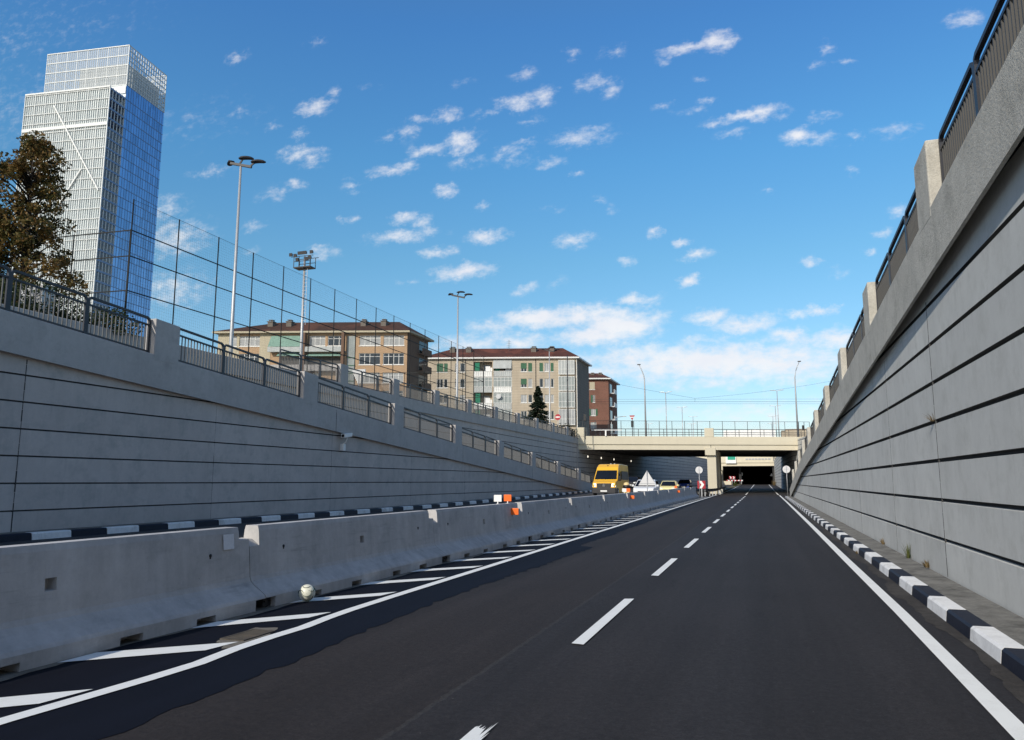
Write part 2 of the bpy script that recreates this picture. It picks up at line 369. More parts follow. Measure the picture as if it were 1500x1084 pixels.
m = MB()
for a, b in zip(frange(112, 221, 4), frange(112, 221, 4)[1:]):
    m.hexa([(-6.8, a, zr(a) - .1), (-5.75, a, zr(a) - .1), (-5.75, b, zr(b) - .1), (-6.8, b, zr(b) - .1), (-6.8, a, zr(a) + .16), (-5.75, a, zr(a) + .16), (-5.75, b, zr(b) + .16), (-6.8, b, zr(b) + .16)])
struct('median_strip', m, concrete('dry weedy median', (.13, .11, .06), .9, .1, .8, dirt=(.06, .06, .03), dirtamt=.7))
# gritty gutter along the right kerb
m = MB(); last = None
for i, y in enumerate(frange(-3, 84, .2)):
    x1 = 1.80 + .05 * sin(y * .9) + .04 * sin(y * 2.3) + rr.uniform(-.035, .035)
    if last: m.face([(last[1], last[0], .004), (1.99, last[0], .004), (1.99, y, .004), (x1, y, .004)])
    last = (y, x1)
struct('gutter', m, concrete('gritty gutter', (.046, .041, .037), .9, .1, 1.2, bump=.8, dirt=(.09, .082, .07), dirtamt=.5, bsc=3))
# painted markings -------------------------------------------------
def strip_line(name, pts, w, z=.012, zf=None):
    m = MB()
    for (a, b) in zip(pts, pts[1:]):
        za = z + (zf(a[0]) if zf else 0); zb = z + (zf(b[0]) if zf else 0)
        m.face([(a[1] - w / 2, a[0], za), (a[1] + w / 2, a[0], za), (b[1] + w / 2, b[0], zb), (b[1] - w / 2, b[0], zb)])
    return struct(name, m, M['white'])
lx = [(-3, -5.12), (2, -5.10), (4.16, -5.08), (5.2, -5.0), (5.9, -4.96), (6.4, -5.02), (6.9, -5.09), (7.5, -5.03), (8.0, -5.06), (8.6, -5.14), (10.2, -5.16), (13.7, -5.17), (21.5, -5.22), (36.8, -5.26), (60, -5.36), (97, -5.5)]
fine = [(y, lerp(lx, y)) for y in frange(-3, 97, .6)]
strip_line('left_edge_line', fine, .15)
rx = [(y, lerp([(-3, 1.50), (6, 1.53), (11, 1.57), (18, 1.58), (32, 1.62), (60, 1.66), (96, 1.68)], y)) for y in frange(-3, 96, 1.0)]
strip_line('right_edge_line', rx, .15)
m = MB()
for k in range(0, 15):
    y0 = 1.9 + 5.95 * k; y1 = y0 + 3.2; x = lerp([(2, -1.86), (40, -1.98), (96, -2.05)], y0)
    if k == 0:
        n = 9
        for i in range(n):
            a = x - .065 + .13 * i / n; b = x - .065 + .13 * (i + 1) / n
            m.face([(a, y0, .012), (b, y0, .012), (b, y1 + rr.uniform(-.2, .12) * (.4 + i / n), .012), (a, y1 + rr.uniform(-.2, .1) * (.4 + i / n), .012)])
    else:
        m.face([(x - .065, y0 + .02, .012), (x + .065, y0, .012), (x + .065, y1, .012), (x - .065, y1 - .05, .012)])
struct('lane_marking', m, M['white'])
strip_line('far_centre_line', [(y, -2.2 - (y - 98) * .003) for y in frange(99, 225, 8)], .14, .012, zr)
strip_line('far_left_line', [(y, -5.35 - (y - 99) * .004) for y in frange(99, 225, 8)], .14, .012, zr)
strip_line('far_right_line', [(y, 1.62 - (y - 99) * .003) for y in frange(99, 225, 8)], .14, .012, zr)
m = MB(); t = -2.5
while t < 84:
    xr_ = lerp(lx, t) - .16; xl_ = xb(t) + .46; d = (xr_ - xl_) * (.95 if t > 8.9 else .88)
    if t > 8.0 : d = (xr_ - xl_) * 1.1
    m.face([(xl_, t - d - .44, .012), (xr_ - .03, t - .44, .012), (xr_ + .02, t, .012), (xl_, t - d, .012)])
    t += 1.875
t0 = 0
struct('hatch_marking', m, M['white'])
for v in bpy.data.objects['hatch_marking'].data.vertices: v.co.y += 0.0

# kerbs ------------------------------------------------------------
def kerb(name, xf, xk, y0, y1, block, start, zf, top):
    m = MB(); k = int((y0 - start) / block) - 1; y = start + k * block
    while y < y1:
        a, b = max(y, y0), min(y + block, y1)
        if b > a + .01:
            m.mi = 0 if k % 2 == 0 else 1
            ca, cb = a + .006, b - .006; s = 1 if xk > xf else -1; c = .025
            prof = [(xf - .015 * s, 0), (xf, top - c), (xf + c * s, top), (xk, top), (xk, -.05)]
            m.prism(prof, lambda p: (p[0], ca, zf(ca, xf) + p[1]), lambda p: (p[0], cb, zf(cb, xf) + p[1]))
        y += block; k += 1
    return struct(name, m, [M['kerbw'], M['kerbb']])
kerb('right_kerb', 1.99, 2.2, -4, 84, 1.11, 8.26, lambda y, x: 0, .15)
kerb('left_kerb', -15.4, -15.62, -4, 74, 1.02, 10.9, lambda y, x: sl(y) - .005, .16)
m = MB()
for a, b in zip(frange(-10, 85, 1), frange(-10, 85, 1)[1:]):
    m.face([(2.2, a, .148), (2.662, a, .152), (2.662, b, .152), (2.2, b, .148)])
    m.face([(-16.2, a, sl(a) + .15), (-15.62, a, sl(a) + .148), (-15.62, b, sl(b) + .148), (-16.2, b, sl(b) + .15)])
struct('pavement', m, M['pave'])

# ------------------------------------------------------------------ retaining walls
def grooved_wall(root, xface, side, ys, zbase, ztopf, g0, gs, gh, gd, mats, back=.4):
    # side: +1 the face looks to +X, -1 the face looks to -X ; xface may be a function
    xf = xface if callable(xface) else (lambda y: xface)
    m = MB(); zb_ = min(zbase(q) for q in ys) - .3; zs = [(zb_, 0)]
    z = g0
    while z - gh < zb_: z += gs
    while z < 8.5:
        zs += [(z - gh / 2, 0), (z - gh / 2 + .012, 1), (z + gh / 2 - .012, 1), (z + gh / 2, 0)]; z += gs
    zs.append((9.0, 0))
    for a, b in zip(ys, ys[1:]):
        ta, tb = ztopf(a), ztopf(b)
        for (p, q) in zip(zs, zs[1:]):
            if p[0] >= max(ta, tb): break
            def pt(y, t, k): return (xf(y) - side * gd * k[1], y, min(k[0], t))
            m.mi = 1 if p[1] else 0  # groove ceiling takes the dark slot too: shade put into its colour
            m.face([pt(a, ta, p), pt(b, tb, p), pt(b, tb, q), pt(a, ta, q)])
        m.mi = 0
        m.face([(xf(a) - side * back, a, zb_), (xf(b) - side * back, b, zb_), (xf(b) - side * back, b, tb), (xf(a) - side * back, a, ta)])
    for y in (ys[0], ys[-1]):
        m.face([(xf(y), y, zb_), (xf(y) - side * back, y, zb_), (xf(y) - side * back, y, ztopf(y)), (xf(y), y, ztopf(y))])
    o = m.build('wall_body', mats, root, fix=False); return o
def coping(root, xface, side, ys, topf, hgt, thick, mat, name='coping', gaps=()):
    xf = xface if callable(xface) else (lambda y: xface)
    m = MB()
    for a, b in zip(ys, ys[1:]):
        bb = b - (.012 if any(abs(b - q) < 1e-6 for q in gaps) else 0)
        def ring(y):
            x = xf(y); t = topf(y)
            return [(x, y, t - hgt), (x - side * .05, y, t - hgt), (x - side * .05, y, t - hgt + .36), (x - side * thick, y, t - hgt + .36), (x - side * thick, y, t), (x - side * .02, y, t), (x, y, t - .02)]
        A, B = ring(a), ring(bb); n = 7
        fs = [(i, (i + 1) % n, n + (i + 1) % n, n + i) for i in range(n)]
        fs += [tuple(range(n))[::-1], tuple(range(n, 2 * n))] if gaps else []
        m.idx(A + B, fs)
    if not gaps:
        m.face([(xf(ys[0]), ys[0], topf(ys[0]) - hgt), (xf(ys[0]) - side * thick, ys[0], topf(ys[0]) - hgt), (xf(ys[0]) - side * thick, ys[0], topf(ys[0])), (xf(ys[0]), ys[0], topf(ys[0]))])
        y = ys[-1]; m.face([(xf(y), y, topf(y) - hgt), (xf(y) - side * thick, y, topf(y) - hgt), (xf(y) - side * thick, y, topf(y)), (xf(y), y, topf(y))])
    return m.build(name, mat, root)
def pier(root, x0, side, y, topf, h, ln, dp, mat):
    m = MB(); x1 = x0 - side * dp; za, zb = topf(y - ln / 2), topf(y + ln / 2); c = .03
    lo = min(za, zb) - .12; hi_a, hi_b = za + h, zb + h
    m.hexa([(x0 + side * .004, y - ln / 2, lo), (x1, y - ln / 2, lo), (x1, y + ln / 2, lo), (x0 + side * .004, y + ln / 2, lo),
            (x0 + side * .004, y - ln / 2, hi_a), (x1, y - ln / 2, hi_a), (x1, y + ln / 2, hi_b), (x0 + side * .004, y + ln / 2, hi_b)])
    return m.build('pier', mat, root, bevel=.025)
def joints(root, xf, side, ylist, zb, ztop, strong=None):
    for y in ylist:
        f_ = 1.0 if (strong is None or y == strong) else .3
        m = MB(); x = xf(y) if callable(xf) else xf; z0 = zb(y); z1 = ztop(y) - .02; z = z0
        while z < z1 - .02:
            e = min(z1, z + rr.uniform(.15, .5)); w = rr.uniform(.006, .016) * f_
            m.box(min(x - side * .02, x + side * .003), max(x - side * .02, x + side * .003), y - w + rr.uniform(-.004, .004), y + w, z, e - .01); z = e
        m.build('joint', M['groove'], root)
def railing(root_label, x, y0, y1, topf, npan, side, group, matf='rail', nb=15, H=1.02, bh=.010, matb='bal'):
    root = thing('railing', root_label, 'railing', (x, (y0 + y1) / 2, topf((y0 + y1) / 2)), group)
    L = (y1 - y0) / npan
    for i in range(npan):
        a, b = y0 + L * i + .03, y0 + L * (i + 1) - .03
        P = lambda y, z: (x, y, topf(y) + z)
        m = MB()
        m.sweep([P(a, -.03), P(a, H - .09), P(a + .025, H - .03), P(a + .09, H), P(b - .09, H), P(b - .025, H - .03), P(b, H - .09), P(b, -.03)], .06, .06, 4, ref=(1, 0, 0))
        m.bar(P(a + .031, .82), P(b - .031, .82), .045, .05, ref=(1, 0, 0)); m.bar(P(a + .031, .075), P(b - .031, .075), .045, .05, ref=(1, 0, 0))
        fr = m.build('frame', M[matf], root)
        m = MB()
        for k in range(nb):
            y = a + (b - a) * (k + 1) / (nb + 1)
            m.bar(P(y, .102), P(y, .796), .034, .014, ref=(0, 1, 0)) if False else m.box(x - bh * 1.4, x + bh * 1.4, y - bh, y + bh, topf(y) + .10, topf(y) + .80)
        m.build('balusters', M[matb], fr)
    return root
ORD = ['first', 'second', 'third', 'fourth', 'fifth', 'sixth', 'seventh', 'eighth', 'ninth', 'tenth', 'eleventh', 'twelfth', 'thirteenth', 'fourteenth', 'fifteenth', 'sixteenth', 'seventeenth', 'eighteenth', 'nineteenth', 'twentieth', 'twenty first']

# left ramp wall
rt = thing('retaining_wall', 'long grey retaining wall with horizontal grooves and sloping coping on the left, in shade', 'retaining wall', (XL, 20, .4))
ysL = frange(-30, 74, 1.0)
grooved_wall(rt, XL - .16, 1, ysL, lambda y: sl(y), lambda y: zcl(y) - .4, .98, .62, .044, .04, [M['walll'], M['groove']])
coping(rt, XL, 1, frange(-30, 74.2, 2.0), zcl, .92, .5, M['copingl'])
joints(rt, XL - .16, 1, [13.05, 19.6, 26.4, 33.6, 40.6, 47.4, 54], lambda y: sl(y) + .15, lambda y: zcl(y) - .92, 13.05)
joints(rt, XL, 1, [12.05, 26.4, 39.9, 53.5], lambda y: zcl(y) - .92, lambda y: zcl(y) - .03)
pl = [9.85 + 7.35 * k - 7.35 * 2 for k in range(11)]
for y in pl:
    if y < 72: pier(rt, XL, 1, y, zcl, 1.02, .95, .34, M['copingl'])
k = 0
for a, b in zip(pl, pl[1:]):
    if b > 8 and b < 72:
        railing('grey steel railing bay on the left ramp wall, %s from the left end' % ORD[k], XL - .19, a + .49, b - .49, zcl, 3, 1, 'railing bays along the left ramp wall'); k += 1
railing('short grey steel railing bay at the low far end of the left ramp wall', XL - .19, pl[-1] + .49 if pl[-1] < 72 else pl[-2] + .49, 73.9, zcl, 2, 1, 'railing bays along the left ramp wall')

# right ramp wall
rt = thing('retaining_wall', 'pale grey grooved retaining wall rising on the right, sunlit under a rough coping', 'retaining wall', (2.7, 20, .15))
ysR = frange(-12, 84, 1.0)
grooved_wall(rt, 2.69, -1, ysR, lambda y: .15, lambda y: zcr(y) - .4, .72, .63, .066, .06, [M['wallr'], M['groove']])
coping(rt, XR, -1, frange(-12, 84.5, 1.93), zcr, .9, .45, M['coping'])
joints(rt, 2.69, -1, [8.0, 13.85, 18.6, 24.9, 31.5, 41, 52], lambda y: .16, lambda y: zcr(y) - .92, 13.85)
pr_ = [5.55 + 6.95 * k - 6.95 for k in range(12)]
for y in pr_:
    if y < 82: pier(rt, XR, -1, y, zcr, 1.02, .92, .36, M['coping'])
k = 0
for a, b in zip(pr_, pr_[1:]):
    if b > 4 and b < 82:
        railing('dark steel railing bay on the right ramp wall, %s from the near end' % ORD[k], XR + .2, a + .47, b - .47, zcr, 3, -1, 'railing bays along the right ramp wall', 'darkr', 17, 1.02, .014, 'bald'); k += 1
# outer wall beyond the right ramp
m = MB()
for a, b in zip(frange(-60, 100, 8), frange(-60, 100, 8)[1:]):
    m.hexa([(8.0, a, 0), (8.4, a, 0), (8.4, b, 0), (8.0, b, 0), (8.0, a, ZG + .3), (8.4, a, ZG + .3), (8.4, b, ZG + .3), (8.0, b, ZG + .3)])
tag(m.build('outer_wall', M['wallr'], loc=(8.2, 0, 0)), 'plain concrete outer wall beyond the right ramp', 'retaining wall')

# upper left wall
rt = thing('upper_retaining_wall', 'upper grooved concrete wall behind the left ramp, running to the bridge', 'retaining wall', (XU, 60, .7))
ysU = frange(-50, 97, 3.0)
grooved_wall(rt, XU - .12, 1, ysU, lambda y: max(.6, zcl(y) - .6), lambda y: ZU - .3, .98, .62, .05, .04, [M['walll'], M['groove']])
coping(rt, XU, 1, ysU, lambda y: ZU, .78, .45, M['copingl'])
pu = [38.35 + 6.65 * k for k in range(9)]
for y in pu: pier(rt, XU, 1, y, lambda q: ZU, 1.1, .85, .34, M['copingl'])
k = 0
for a, b in zip([31.9] + pu, pu + [96.6]):
    if b - a > 2:
        railing('distant grey railing bay on the upper wall, %s from its left end' % ORD[k], XU - .19, a + .44, b - .44, lambda q: ZU, 3, 1, 'railing bays along the upper left wall', nb=13); k += 1

# wall beyond the bridge on the left, curving to the road
rt = thing('far_retaining_wall', 'curving grooved wall seen under the bridge behind the cars', 'retaining wall', (left_edge(130), 130, .7))
ysF = [97.05, 100, 104, 108, 112, 118, 126, 134, 142, 150, 158, 166, 174, 182, 190, 198, 206, 214, 221]
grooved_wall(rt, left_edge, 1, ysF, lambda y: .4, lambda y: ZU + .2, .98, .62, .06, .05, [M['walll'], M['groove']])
rt = thing('far_retaining_wall', 'curving concrete wall beyond the bridge at the right edge of the road', 'retaining wall', (right_edge(130), 130, .2))
ysG = [86, 92, 98, 104, 108, 112, 118, 126, 134, 142, 150, 160, 170, 180, 190, 200, 210, 221]
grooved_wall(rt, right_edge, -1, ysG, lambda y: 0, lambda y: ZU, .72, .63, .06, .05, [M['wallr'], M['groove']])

# ------------------------------------------------------------------ jersey barriers
PROF = [(.43, 0), (.43, .15), (.405, .185), (.235, .30), (.185, .345), (.165, .40), (.115, .99), (.095, 1.055)]
def half(prof, lift=0.0, cut=None, pocket=False):
    p = []
    for (x, z) in prof:
        if cut is not None and z > cut: continue
        p.append((x, z))
    if cut is not None: p.append((.125, cut))
    if lift:
        p = [(.215, 0), (.215, lift)] + [q for q in p if q[1] > lift + .001 and q[1] >= .15]
        p[2] = (.43, lift + .001) if p[2][1] <= lift else p[2]
        p.insert(2, (.43, lift))
    if pocket:
        q = []
        for i, a in enumerate(p):
            q.append(a)
            if abs(a[1] - .40) < 1e-6: q += [(.1475, .615), (.02, .625), (.02, .725), (.138, .735)]
        p = q
    return p
def barrier(y0, label, extras):
    ln = 5.97; x = xb(y0 + 3); root = thing('concrete_barrier', label, 'concrete barrier', (x, y0 + 3, 0), 'concrete barrier modules along the median')
    m = MB()
    def seg(a, b, rp, lp=None):
        lp = lp or rp
        poly = rp + [(-q[0], q[1]) for q in lp[::-1]]
        m.prism(poly, lambda p: (x + p[0], y0 + a, p[1]), lambda p: (x + p[0], y0 + b, p[1]))
    A = half(PROF); T = half(PROF, 0, .89); TL = half(PROF, .14, .89); L = half(PROF, .085); Pk = half(PROF, pocket=True); LA = half(PROF, .14)
    m.mi = 0
    TS = TL[:-1] + [(.131, .79), (.02, .875)]; TS = [q for i, q in enumerate(TS)]
    seg(0.0, .2, TS, TL); segs = [(.2, 1.0, A), (1.0, 1.32, L), (1.32, 2.2, A), (2.2, 2.5, L), (2.5, 2.93, A), (2.93, 3.06, Pk), (3.06, 3.6, A), (3.6, 3.9, L), (3.9, 4.7, A), (4.7, 5.02, L), (5.02, ln - .2, A)]
    for s in segs: seg(s[0], s[1], s[2], A if s[2] is Pk else None)
    seg(ln - .2, ln, TL)
    body = m.build('body', [M['barrier'], M['black']], root)
    for a in (.75, ln - .75):
        m = MB()
        m.tube((x + .13, y0 + a, .74), (x + .146, y0 + a, .74), .022, n=8); m.box(x + .13, x + .142, y0 + a - .012, y0 + a + .012, .70, .722)
        m.build('hole_shade_stub', M['black'], root)  # black stubs paint the dark inside small holes, nothing is cut
    m = MB(); m.box(x + .2, x + .36, y0 + .02, y0 + .19, .02, .13)
    for q in (.05, .15): m.tube((x + .355, y0 + q, .085), (x + .385, y0 + q, .085), .014, n=6)
    m.build('connector', M['dark'], root)
    return root
yb0 = 8.74 - 12.0
for k in range(14):
    y = yb0 + 6.0 * k
    lab = 'grey precast concrete median barrier module, %s from the camera in the row' % ORD[k]
    if k == 1: lab = 'nearest grey concrete barrier module, with a small white paper stuck near its far end'
    if k == 2: lab = 'grey concrete barrier module with a white football lying at its foot'
    r = barrier(y, lab, None)
    if k == 1:
        m = MB(); yy = y + 5.55; x = xb(y + 3)
        m.hexa([(x + .147, yy - .1, .79), (x + .151, yy - .1, .79), (x + .151, yy + .1, .79), (x + .147, yy + .1, .79), (x + .1265, yy - .1, .98), (x + .1305, yy - .1, .98), (x + .1305, yy + .1, .98), (x + .1265, yy + .1, .98)])
        m.build('paper_notice', M['paper'], r)
    if k == 13:
        pass
# reflector paddles on the barrier
def reflector(y, label, col, off, low=False):
    x = xb(y) + off; r = thing('reflector_paddle', label, 'reflector', (x, y, 1.055), 'reflector paddles on the concrete barrier')
    m = MB()
    if not low: m.box(x - .012, x + .012, y - .006, y + .006, 1.055, 1.13); m.box(x - .03, x + .03, y - .03, y + .03, 1.05, 1.06); z0, z1 = 1.11, 1.29; m.build('stem', M['whitep'], r)
    else: m.box(x - .02, x + .02, y + .008, y + .02, .76, .90); z0, z1 = .75, .93; m.build('bracket', M['galv'], r)
    m = MB(); m.box(x - .11, x + .11, y - .008, y + .008, z0, z1); m.build('plate', M[col], r, bevel=.012)
for nm, y in (('nearest the camera', 19.9), ('midway along', 39.6), ('farthest away', 62.5)):
    if y < 60: reflector(y - .5, 'white square reflector on the barrier top, pair %s' % nm, 'whitep', -.08)
    reflector(y, 'orange square reflector standing on the barrier top, %s' % nm, 'orange', .03)
    reflector(y - .02, 'orange square reflector on the barrier side, below the top one %s' % nm, 'orange', .24, True)
# amber warning lamp on the barrier
p = V((xb(40) - .16, 40.3, 1.055)); r = thing('warning_lamp', 'yellow domed hazard lamp with a dark band on the barrier beside the van', 'warning lamp', p)
m = MB(); m.box(p.x - .17, p.x + .17, p.y - .09, p.y + .09, p.z, p.z + .24); m.build('battery_box', plain('yellow plastic', (.75, .50, .12), .4, .4), r, bevel=.03)
m = MB(); m.lathe((p.x, p.y, p.z + .24), [(.17, 0), (.19, .03), (.19, .14), (.16, .16)], 18); m.build('lens_band', M['black'], r)
m = MB(); m.lathe((p.x, p.y, p.z + .40), [(.16, 0), (.155, .05), (.13, .10), (.08, .135), (.01, .15)], 18); m.build('dome', plain('pale amber plastic', (.72, .55, .26), .35, .4), r)

# football ---------------------------------------------------------
bp = V((-6.08, 9.42, .112 + .012)); r = .112
me_r = thing('football', 'scuffed white football with dark curved marks lying on the hatch against the barrier foot', 'ball', bp - V((0, 0, .112)))
m = MB(); n, k = 28, 20
m.lathe(bp, [(r * sin(pi * max(.02, min(k - .02, i)) / k), -r * cos(pi * max(.02, min(k - .02, i)) / k)) for i in range(k + 1)], n)
nb = N('football skin'); q = nb.noise(nb.pos, 22, 4)
nb.l.new(nb.mix(nb.ramp(q, .55, .75), (.72, .72, .60, 1), (.50, .50, .42, 1)), nb.b.inputs['Base Color']); nb.fin(.4, .4)
m.build('ball_skin', nb.m, me_r)
m = MB()
for (az, el, rad, a0, a1) in [(-60, 15, 34, 0, 200), (-20, 45, 30, 20, 230), (-110, -10, 34, 200, 400), (20, 0, 32, 90, 300), (-70, 70, 26, 0, 180), (-40, -35, 28, 30, 210)]:
    c = V((cos(R(el)) * cos(R(az)), cos(R(el)) * sin(R(az)), sin(R(el)))); t1 = c.cross(V((0, 0, 1))).normalized(); t2 = c.cross(t1)
    path = [bp + (c * cos(R(rad)) + (t1 * cos(R(a)) + t2 * sin(R(a))) * sin(R(rad))) * (r * 1.008) for a in frange(a0, a1, 18)]
    m.sweep(path, .024, .006, 6, taper=[.2 + .8 * sin(pi * min(1, max(0.02, i / (len(path) - 1)))) for i in range(len(path))])
m.build('panel_marks', plain('ball dark print', (.03, .06, .05), .4, .4), me_r)

# drain grate ------------------------------------------------------
gp = V((-5.33, 7.15, .0)); r = thing('drain_grate', 'worn rusty drain grate in the tarmac beside the edge line', 'drain grate', gp)
m = MB(); x0, x1, y0, y1 = -5.50, -5.2, 6.92, 7.46; w = .03
m.box(x0, x1, y0, y0 + w, .001, .02); m.box(x0, x1, y1 - w, y1, .001, .02); m.box(x0, x0 + w, y0 + w, y1 - w, .001, .02); m.box(x1 - w, x1, y0 + w, y1 - w, .001, .02)
m.build('frame', concrete('rusty iron', (.075, .066, .055), .8, .2, .8, dirt=(.17, .135, .095), dirtamt=.7), r)
m = MB()
for i in range(12): yy = y0 + w + .02 + (y1 - y0 - 2 * w - .04) * i / 11; m.box(x0 + w, x1 - w, yy - .013, yy + .013, .006, .018)
m.build('bars', bpy.data.materials['rusty iron'], r)
m = MB(); m.box(x0 + w, x1 - w, y0 + w, y1 - w, .0095, .0105); m.build('pit', M['black'], r)  # black plate painted as the shade below the bars, no depth modelled
m = MB(); c = [(gp.x + .03 + .27 * cos(a) * (1 + .18 * sin(3 * a + 1)), gp.y - .02 + .46 * sin(a) * (1 + .15 * sin(5 * a)) - .25 * cos(a), .009) for a in frange(0, 2 * pi - .2, .2)]
m.face(c); m.build('worn_edge', M['dust'], r, fix=False)

# ------------------------------------------------------------------ weeds
def tuft(p, label, n, h, spread, mat, lean=(0, 0, 0), name='weed_tuft', w=.008, cat='weed'):
    m = MB(); p = V(p); q = random.Random(int(p.y * 100))
    for i in range(n):
        a = q.uniform(0, 2 * pi); d = V((cos(a), sin(a), 0)) * q.uniform(.1, 1) * spread; hh = h * q.uniform(.4, 1)
        b = p + d * .25; c = p + d * .6 + V((0, 0, hh * .6)) + V(lean) * .4; e = p + d + V((0, 0, hh)) + V(lean); s = V((-sin(a), cos(a), 0)) * w
        m.face([b - s, b + s, c + s * .8, c - s * .8]); m.face([c - s * .8, c + s * .8, e + s * .1, e - s * .1])
    return tag(m.build(name, mat, loc=p, fix=False), label, cat)
tuft((2.64, 17.0, .15), 'green grass tuft at the foot of the right wall', 34, .34, .17, M['weed'], w=.005)
tuft((2.66, 15.3, .15), 'yellowing low weed at the foot of the right wall, nearer than the green tuft', 60, .14, .14, M['dry'])
tuft((2.66, 20.5, .15), 'small brown weed at the foot of the right wall, beyond the green tuft', 30, .16, .12, M['dry'])
tuft((2.66, 13.9, 2.62), 'dry straw coloured weed growing from the wall joint on the right', 30, .17, .14, M['dry'], (-.08, -.05, -.02), w=.004)
tuft((1.97, 19.4, .005), 'flattened yellow weed against the painted right kerb', 25, .09, .16, M['dry'])

tuft((2.4, 200, zr(200)), 'tall dry weeds at the right road edge before the tunnel', 90, 1.5, 1.1, M['dry'], w=.03)
tuft((-6.2, 180, zr(180)), 'tall yellow green weeds on the median before the tunnel', 90, 1.1, 1.2, M['weed'], w=.03)
# ------------------------------------------------------------------ bridge
BL = V((XU - .2, 97, 0)); BR = V((6.2, 109, 0)); bu = (BR - BL).normalized(); bw = V((0, 1, 0)); BLEN = (BR - BL).length
def bp3(a, b, z): q = BL + bu * a + bw * b; return (q.x, q.y, z)
def bbox(m, a0, a1, b0, b1, z0, z1): m.hexa([bp3(a0, b0, z0), bp3(a1, b0, z0), bp3(a1, b1, z0), bp3(a0, b1, z0), bp3(a0, b0, z1), bp3(a1, b0, z1), bp3(a1, b1, z1), bp3(a0, b1, z1)])
rt = thing('road_bridge', 'cream painted concrete road bridge crossing over the sunken road on a central pier', 'bridge', (-8, 103, 5.7))
m = MB(); bbox(m, 0, BLEN, 0, .42, 6.42, 7.5); m.build('parapet', M['cream'], rt, bevel=.03); m = MB(); bbox(m, 0, BLEN, 36.0, 36.4, 6.42, 7.5); m.build('parapet', M['cream'], rt, bevel=.03)
m = MB(); bbox(m, .05, BLEN, .14, .75, 5.74, 6.42); m.build('edge_beam', M['cream'], rt, bevel=.02)
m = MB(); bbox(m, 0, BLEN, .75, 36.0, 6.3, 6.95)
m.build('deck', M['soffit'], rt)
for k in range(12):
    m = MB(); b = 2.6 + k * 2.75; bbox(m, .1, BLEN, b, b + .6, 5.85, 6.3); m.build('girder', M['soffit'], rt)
PA = (-7.0 - BL.x) / bu.x; PB_ = (-5.9 - BL.x) / bu.x
m = MB(); bbox(m, PA, PB_, .45, 13.5, -.2, 5.85); m.build('pier_wall', M['cream'], rt)
m = MB(); bbox(m, PA - .22, PB_ + .02, .05, .9, 5.05, 6.05); m.build('pier_head', M['cream'], rt, bevel=.02)
m = MB(); bbox(m, PB_ + .0, PB_ + .14, 6.0, 7.2, -.1, 5.6); m.build('pilaster', M['cream'], rt)
for a in (.0, PA - .2, ):
    m = MB(); bbox(m, a - .01, a + 1.25, -.03, .45, 7.45, 8.62); m.build('parapet_pier', M['cream'], rt, bevel=.04)
m = MB(); bbox(m, -.3, .0, -.1, 12, .2, 6.4); m.build('abutment', M['walll'], rt)
m = MB(); bbox(m, PA + .55, PA + .62, .13, .15, 5.95, 6.42); m.build('joint', M['groove'], rt)
for i, (x, y) in enumerate(((863, 668), (892, 671), (919, 674), (943, 676))):
    Y = (101, 108, 115.5, 126)[i]; X = left_edge(Y) + .02; z = 4.95
    r = thing('tunnel_lamp', 'small lit round lamp on the wall under the bridge, %s from the left' % ORD[i], 'wall lamp', (X, Y, z), 'wall lamps under the bridge')
    m = MB(); m.lathe((X, Y, z), [(.20, 0), (.20, .1), (.17, .12)], 14, 'x'); m.build('housing', M['galv'], r)
    m = MB(); m.lathe((X + .12, Y, z), [(.16, 0), (.14, .06), (.06, .11)], 14, 'x'); m.build('lens', M['lit'], r)
# bridge railing and netting fence
r = thing('bridge_railing', 'galvanised pipe railing along the top of the bridge parapet', 'railing', bp3(15, .2, 7.5))
a = 1.4
while a < BLEN:
    m = MB()
    if not (PA - .3 < a < PA + 1.2): m.box(*(lambda p: (p[0] - .035, p[0] + .035, p[1] - .035, p[1] + .035))(bp3(a, .2, 0)), 7.5, 8.5); m.build('post', M['rail'], r)
    a += 1.7
for z in (8.48, 8.05, 7.78):
    m = MB()
    for (a0, a1) in ((1.3, PA - .25), (PA + 1.1, BLEN)): m.bar(bp3(a0, .2, z), bp3(a1, .2, z), .07, .06)
    m.build('rail', M['rail'], r)
m = MB(); m.bar(bp3(2.0, -.06, 8.28), bp3(6.0, -.06, 8.30), .13, .10); m.box(*(lambda p: (p[0] - .09, p[0] + .09, p[1] - .05, p[1] + .05))(bp3(3.9, -.06, 0)), 7.5, 8.24)
tag(m.build('white_guard_rail', M['whitep'], loc=bp3(4, 0, 7.5)), 'short bright white guard rail at the left end of the bridge parapet', 'guard rail')
r = thing('mesh_fence', 'tall thin wire mesh fence standing along the bridge edge', 'fence', bp3(15, 1.0, 7.0))
a = .6
while a < BLEN: m = MB(); p = bp3(a, 1.0, 0); m.box(p[0] - .03, p[0] + .03, p[1] - .03, p[1] + .03, 6.96, 9.62); a += 1.72; m.build('post', M['dark'], r)
m = MB(); m.bar(bp3(0, 1, 9.6), bp3(BLEN, 1, 9.6), .04); m.bar(bp3(0, 1, 8.5), bp3(BLEN, 1, 8.5), .03); m.build('top_rail', M['dark'], r)
m = MB(); a = .1
while a < BLEN: m.bar(bp3(a, 1.04, 7.2), bp3(a, 1.04, 9.6), .004); a += .14
z = 7.3
while z < 9.6: m.bar(bp3(0, 1.04, z), bp3(BLEN, 1.04, z), .004); z += .14
m.build('netting', M['net'], r)
